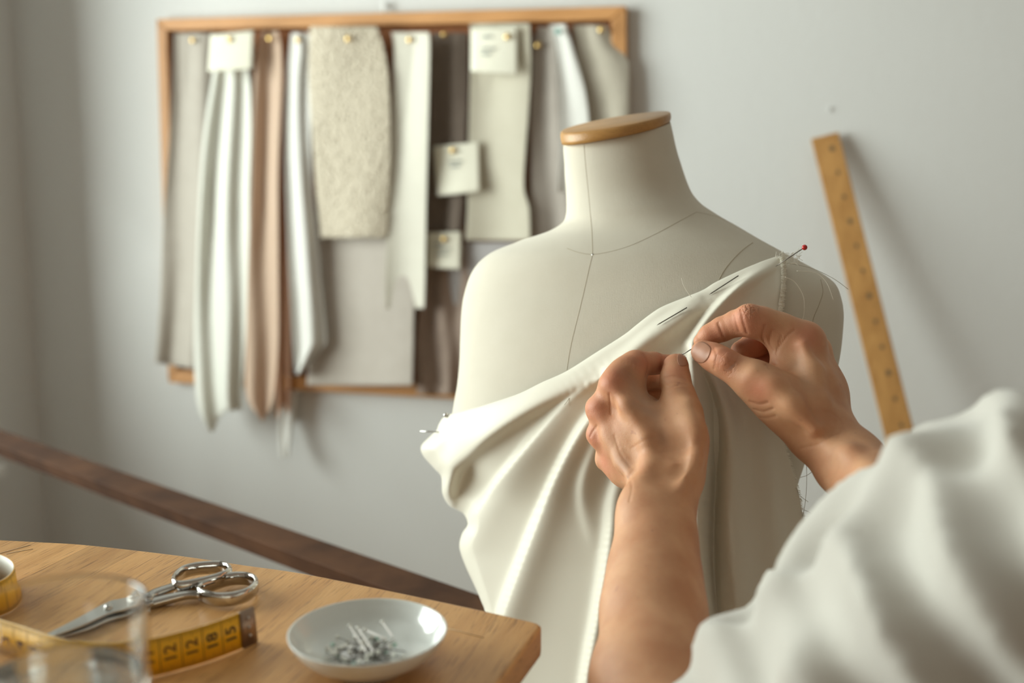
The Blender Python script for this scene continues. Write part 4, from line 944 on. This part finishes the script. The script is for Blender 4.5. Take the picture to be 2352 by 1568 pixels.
creases = [([(1650,742),(1658,762),(1668,784)],1),([(1702,712),(1708,738),(1716,764)],1),([(1688,722),(1692,742),(1698,760)],.5),([(1757,748),(1752,774),(1764,800)],1),([(1772,760),(1768,786),(1778,806)],.7),
 ([(1758,838),(1772,832),(1782,836)],1.2),([(1790,796),(1806,774),(1824,758)],.8),([(1783,812),(1790,790),(1796,772)],.7),([(1724,922),(1745,928),(1764,924)],.9),([(1733,940),(1754,945),(1776,938)],.9),([(1744,958),(1762,960),(1782,955)],.6),
 ([(1640,800),(1646,818),(1640,846)],.6),([(1836,1030),(1880,1020),(1915,1000)],.5),([(1900,945),(1925,960),(1940,985)],.4),
 ([(1476,812),(1488,836),(1482,866)],1),([(1516,812),(1520,828),(1518,845)],.8),([(1400,905),(1403,930),(1404,950)],.9),([(1372,978),(1362,990),(1356,1002)],.8),([(1526,868),(1550,864),(1574,870)],.7),([(1528,880),(1552,877),(1576,882)],.6),([(1526,892),(1550,890),(1574,893)],.5),
 ([(1412,1000),(1425,1040),(1448,1072)],.4),([(1450,1030),(1480,1012),(1520,1000)],.35),([(1446,1150),(1452,1120),(1446,1095)],.4)]
crs = np.zeros(len(Vs))
for pl, wgt in creases:
    q_ = [hit(SB, x, y)[0] for x, y in catmull(pl, 5)]; q_ = [np.array(v) for v in q_ if v is not None]
    for a, b in zip(q_, q_[1:]):
        if np.linalg.norm(a - b) < .01: crs = np.maximum(crs, .42 * wgt * (1 if .1 < 1 else 0) * np.exp(-(cap(Vs, (a, b, 0, 0, 1)) / .0013) ** 2))
M['skin'] = m = bpy.data.materials.new('skin'); m.use_nodes = True; nt = m.node_tree; N = nt.nodes; L = nt.links; b = N['Principled BSDF']
b.inputs['Roughness'].default_value = .55; b.inputs['Specular IOR Level'].default_value = .36
b.inputs['Subsurface Weight'].default_value = .22; b.inputs['Subsurface Radius'].default_value = (1.0, .32, .16); b.inputs['Subsurface Scale'].default_value = .005
tc = N.new('ShaderNodeTexCoord'); nz = N.new('ShaderNodeTexNoise'); nz.inputs['Scale'].default_value = 34; nz.inputs['Detail'].default_value = 7; L.new(tc.outputs['Object'], nz.inputs['Vector'])
rp = N.new('ShaderNodeValToRGB'); e = rp.color_ramp.elements; e[0].position = .35; e[0].color = (.48, .225, .115, 1); e[1].position = .66; e[1].color = (.60, .325, .18, 1); L.new(nz.outputs['Fac'], rp.inputs[0])
prev = rp.outputs[0]
for an, col_, f in (('redness', (.54, .19, .11, 1), .7), ('crease', (.34, .12, .06, 1), .45), ('vein', (.36, .25, .19, 1), .42)):
    at = N.new('ShaderNodeAttribute'); at.attribute_name = an; mu = N.new('ShaderNodeMath'); mu.operation = 'MULTIPLY'; mu.inputs[1].default_value = f; L.new(at.outputs['Fac'], mu.inputs[0])
    mx = N.new('ShaderNodeMix'); mx.data_type = 'RGBA'; L.new(mu.outputs[0], mx.inputs[0]); L.new(prev, mx.inputs[6]); mx.inputs[7].default_value = col_; prev = mx.outputs[2]
n3 = N.new('ShaderNodeTexNoise'); n3.inputs['Scale'].default_value = 140; n3.inputs['Detail'].default_value = 2; L.new(tc.outputs['Object'], n3.inputs['Vector'])
r3 = N.new('ShaderNodeValToRGB'); e = r3.color_ramp.elements; e[0].position = .70; e[0].color = (0, 0, 0, 1); e[1].position = .78; e[1].color = (.5, .5, .5, 1); L.new(n3.outputs['Fac'], r3.inputs[0])
mx = N.new('ShaderNodeMix'); mx.data_type = 'RGBA'; L.new(r3.outputs[0], mx.inputs[0]); L.new(prev, mx.inputs[6]); mx.inputs[7].default_value = (.34, .15, .09, 1); L.new(mx.outputs[2], b.inputs['Base Color'])
v1 = N.new('ShaderNodeTexVoronoi'); v1.feature = 'DISTANCE_TO_EDGE'; v1.inputs['Scale'].default_value = 900; L.new(tc.outputs['Object'], v1.inputs['Vector'])
b1 = N.new('ShaderNodeBump'); b1.inputs['Distance'].default_value = .00022; b1.inputs['Strength'].default_value = .8; L.new(v1.outputs['Distance'], b1.inputs['Height'])
nd = N.new('ShaderNodeTexNoise'); nd.inputs['Scale'].default_value = 200; nd.inputs['Detail'].default_value = 3; L.new(tc.outputs['Object'], nd.inputs['Vector'])
vm = N.new('ShaderNodeVectorMath'); vm.operation = 'SCALE'; vm.inputs['Scale'].default_value = .004; L.new(nd.outputs['Color'], vm.inputs[0]); va = N.new('ShaderNodeVectorMath'); va.operation = 'ADD'; L.new(tc.outputs['Object'], va.inputs[0]); L.new(vm.outputs[0], va.inputs[1])
al = N.new('ShaderNodeAttribute'); al.attribute_name = 'along'
m1 = N.new('ShaderNodeMath'); m1.operation = 'MULTIPLY'; m1.inputs[1].default_value = 2*math.pi/.0021; L.new(al.outputs['Fac'], m1.inputs[0])
m2_ = N.new('ShaderNodeMath'); m2_.operation = 'MULTIPLY_ADD'; m2_.inputs[1].default_value = 7; L.new(nd.outputs['Fac'], m2_.inputs[0]); L.new(m1.outputs[0], m2_.inputs[2])
sn = N.new('ShaderNodeMath'); sn.operation = 'SINE'; L.new(m2_.outputs[0], sn.inputs[0])
ab_ = N.new('ShaderNodeMath'); ab_.operation = 'ABSOLUTE'; L.new(sn.outputs[0], ab_.inputs[0])
pw = N.new('ShaderNodeMath'); pw.operation = 'POWER'; pw.inputs[1].default_value = .4; L.new(ab_.outputs[0], pw.inputs[0])
aw = N.new('ShaderNodeAttribute'); aw.attribute_name = 'wrinkle'
b2 = N.new('ShaderNodeBump'); b2.inputs['Distance'].default_value = .0016; L.new(aw.outputs['Fac'], b2.inputs['Strength']); L.new(pw.outputs[0], b2.inputs['Height']); L.new(b1.outputs[0], b2.inputs['Normal'])
n5 = N.new('ShaderNodeTexNoise'); n5.inputs['Scale'].default_value = 420; n5.inputs['Detail'].default_value = 3; L.new(tc.outputs['Object'], n5.inputs['Vector'])
b3 = N.new('ShaderNodeBump'); b3.inputs['Distance'].default_value = .00022; b3.inputs['Strength'].default_value = .5; L.new(n5.outputs['Fac'], b3.inputs['Height']); L.new(b2.outputs[0], b3.inputs['Normal'])
ac = N.new('ShaderNodeAttribute'); ac.attribute_name = 'crease'; b4 = N.new('ShaderNodeBump'); b4.invert = True; b4.inputs['Distance'].default_value = .0016; L.new(ac.outputs['Fac'], b4.inputs['Height']); L.new(b3.outputs[0], b4.inputs['Normal']); L.new(b4.outputs[0], b.inputs['Normal'])
pc = P(2300, 1500, .5)
person = empty('person', (pc.x, pc.y, 0), 'person in an off-white blouse, bare forearms raised, pinning fabric with both hands', 'person')
skin = big_mesh('body', Vs, Qs, M['skin'], person)
for an, arr in (('crease', crs), ('along', along), ('redness', redm), ('wrinkle', wri), ('vein', vein)):
    at = skin.data.attributes.new(an, 'FLOAT', 'POINT'); at.data.foreach_set('value', arr.astype(np.float32))
SB = BVHTree.FromPolygons([Vector(v) for v in Vs], [tuple(q_) for q_ in Qs])
# ---- nails, each seated on its thumb
M['nail'] = mat('nail', (.43, .20, .125), .5, spec=.35, coat=.0, sss=.2)
def nail(cx, cy, ax, ay, ang, off=.0004, n=18, name='thumb_nail'):
    V, F, ok = [], [], {}
    ca, sa = math.cos(ang), math.sin(ang)
    for i in range(n):
        for j in range(n):
            u, v = 2*i/(n-1)-1, 2*j/(n-1)-1
            uu, vv = u * math.sqrt(1 - v*v*.42), v * math.sqrt(1 - u*u*.42)
            x = cx + ca*uu*ax - sa*vv*ay; y = cy + sa*uu*ax + ca*vv*ay; h = hit(SB, x, y)
            if h[0] is None or (V and (h[0] - P(cx, cy, depth_of(h[0]))).length > .02): continue
            ok[i, j] = len(V); bulge = off * (1.15 - .5*(u*u + v*v)); V.append(h[0] + h[1] * bulge)
    for i in range(n-1):
        for j in range(n-1):
            k4 = [(i, j), (i+1, j), (i+1, j+1), (i, j+1)]
            if all(k in ok for k in k4): F.append(tuple(ok[k] for k in k4))
    o = mesh_obj(name, V, F, M['nail'], person); solid(o, .0003, -1); return o
nail(1610, 809, 21, 23.5, R(28), .0003)
nail(1567, 826, 15, 12, R(80), .0003)
# the pin held between thumb and finger tips
needle_pin((1566, 815, .842*HS), (1594, 798, .84*HS), 'short length of dark pin held between the two thumb tips', None, .0004)

# ---- blouse
bl = Field(); bl.sub = []
def wr_disp(p):
    q = p * 1.0; a = np.sin(q @ np.array([38., 22, 30]) + 2*np.sin(q @ np.array([9., -21, 14]))) ; b = np.sin(q @ np.array([-30., 41, 52]) + 1.7*np.sin(q @ np.array([23., 11, -17])))
    c = np.sin(q @ np.array([75., -50, 60]) + 2*np.sin(q @ np.array([31., 40, 12])))
    return .0110*np.abs(a) - .0055*b + .0042*c - .003
bl.disp = wr_disp
bl.base += chain([(2066, 1160, .655, 80), (2140, 1185, .62, 118), (2262, 1245, .54, 215), (2420, 1290, .56, 290), (2600, 1440, .66, 300)], .025)
bl.base += chain([(1550, 1660, .57, 108), (1700, 1600, .55, 142), (1815, 1565, .53, 178), (2000, 1530, .50, 222), (2200, 1500, .475, 285), (2600, 1700, .72, 300)], .025)
bl.base += chain([(1848, 1322, .53, 40), (1900, 1400, .525, 90)], .02)
bl.base += chain([(1730, 1480, .56, 70), (1850, 1450, .54, 110)], .03)
bl.base += chain([(2560, 1900, .50, .13), (2500, 1500, .47, .12)], .05)
bl.groups = []
lo_ = np.array([1e9]*3); hi_ = -lo_
for q in bl.base:
    for p_, r_ in ((q[0], q[2]), (q[1], q[3])): lo_ = np.minimum(lo_, p_ - r_); hi_ = np.maximum(hi_, p_ + r_)
Vb, Qb = surface_net(bl, lo_ - .03, hi_ + .03, .005)
M['blouse'] = mat('offwhite_linen_blouse', (.59, .565, .51), .9, noise=(25, .3, (.53, .505, .455)), bump=(700, .0005), sheen=.3, spec=.2)
translucent(M['blouse'], (.68, .63, .55), .12)
bo = big_mesh('blouse', Vb, Qb, M['blouse'], person); sm_ = bo.modifiers.new('smooth', 'SMOOTH'); sm_.iterations = 3
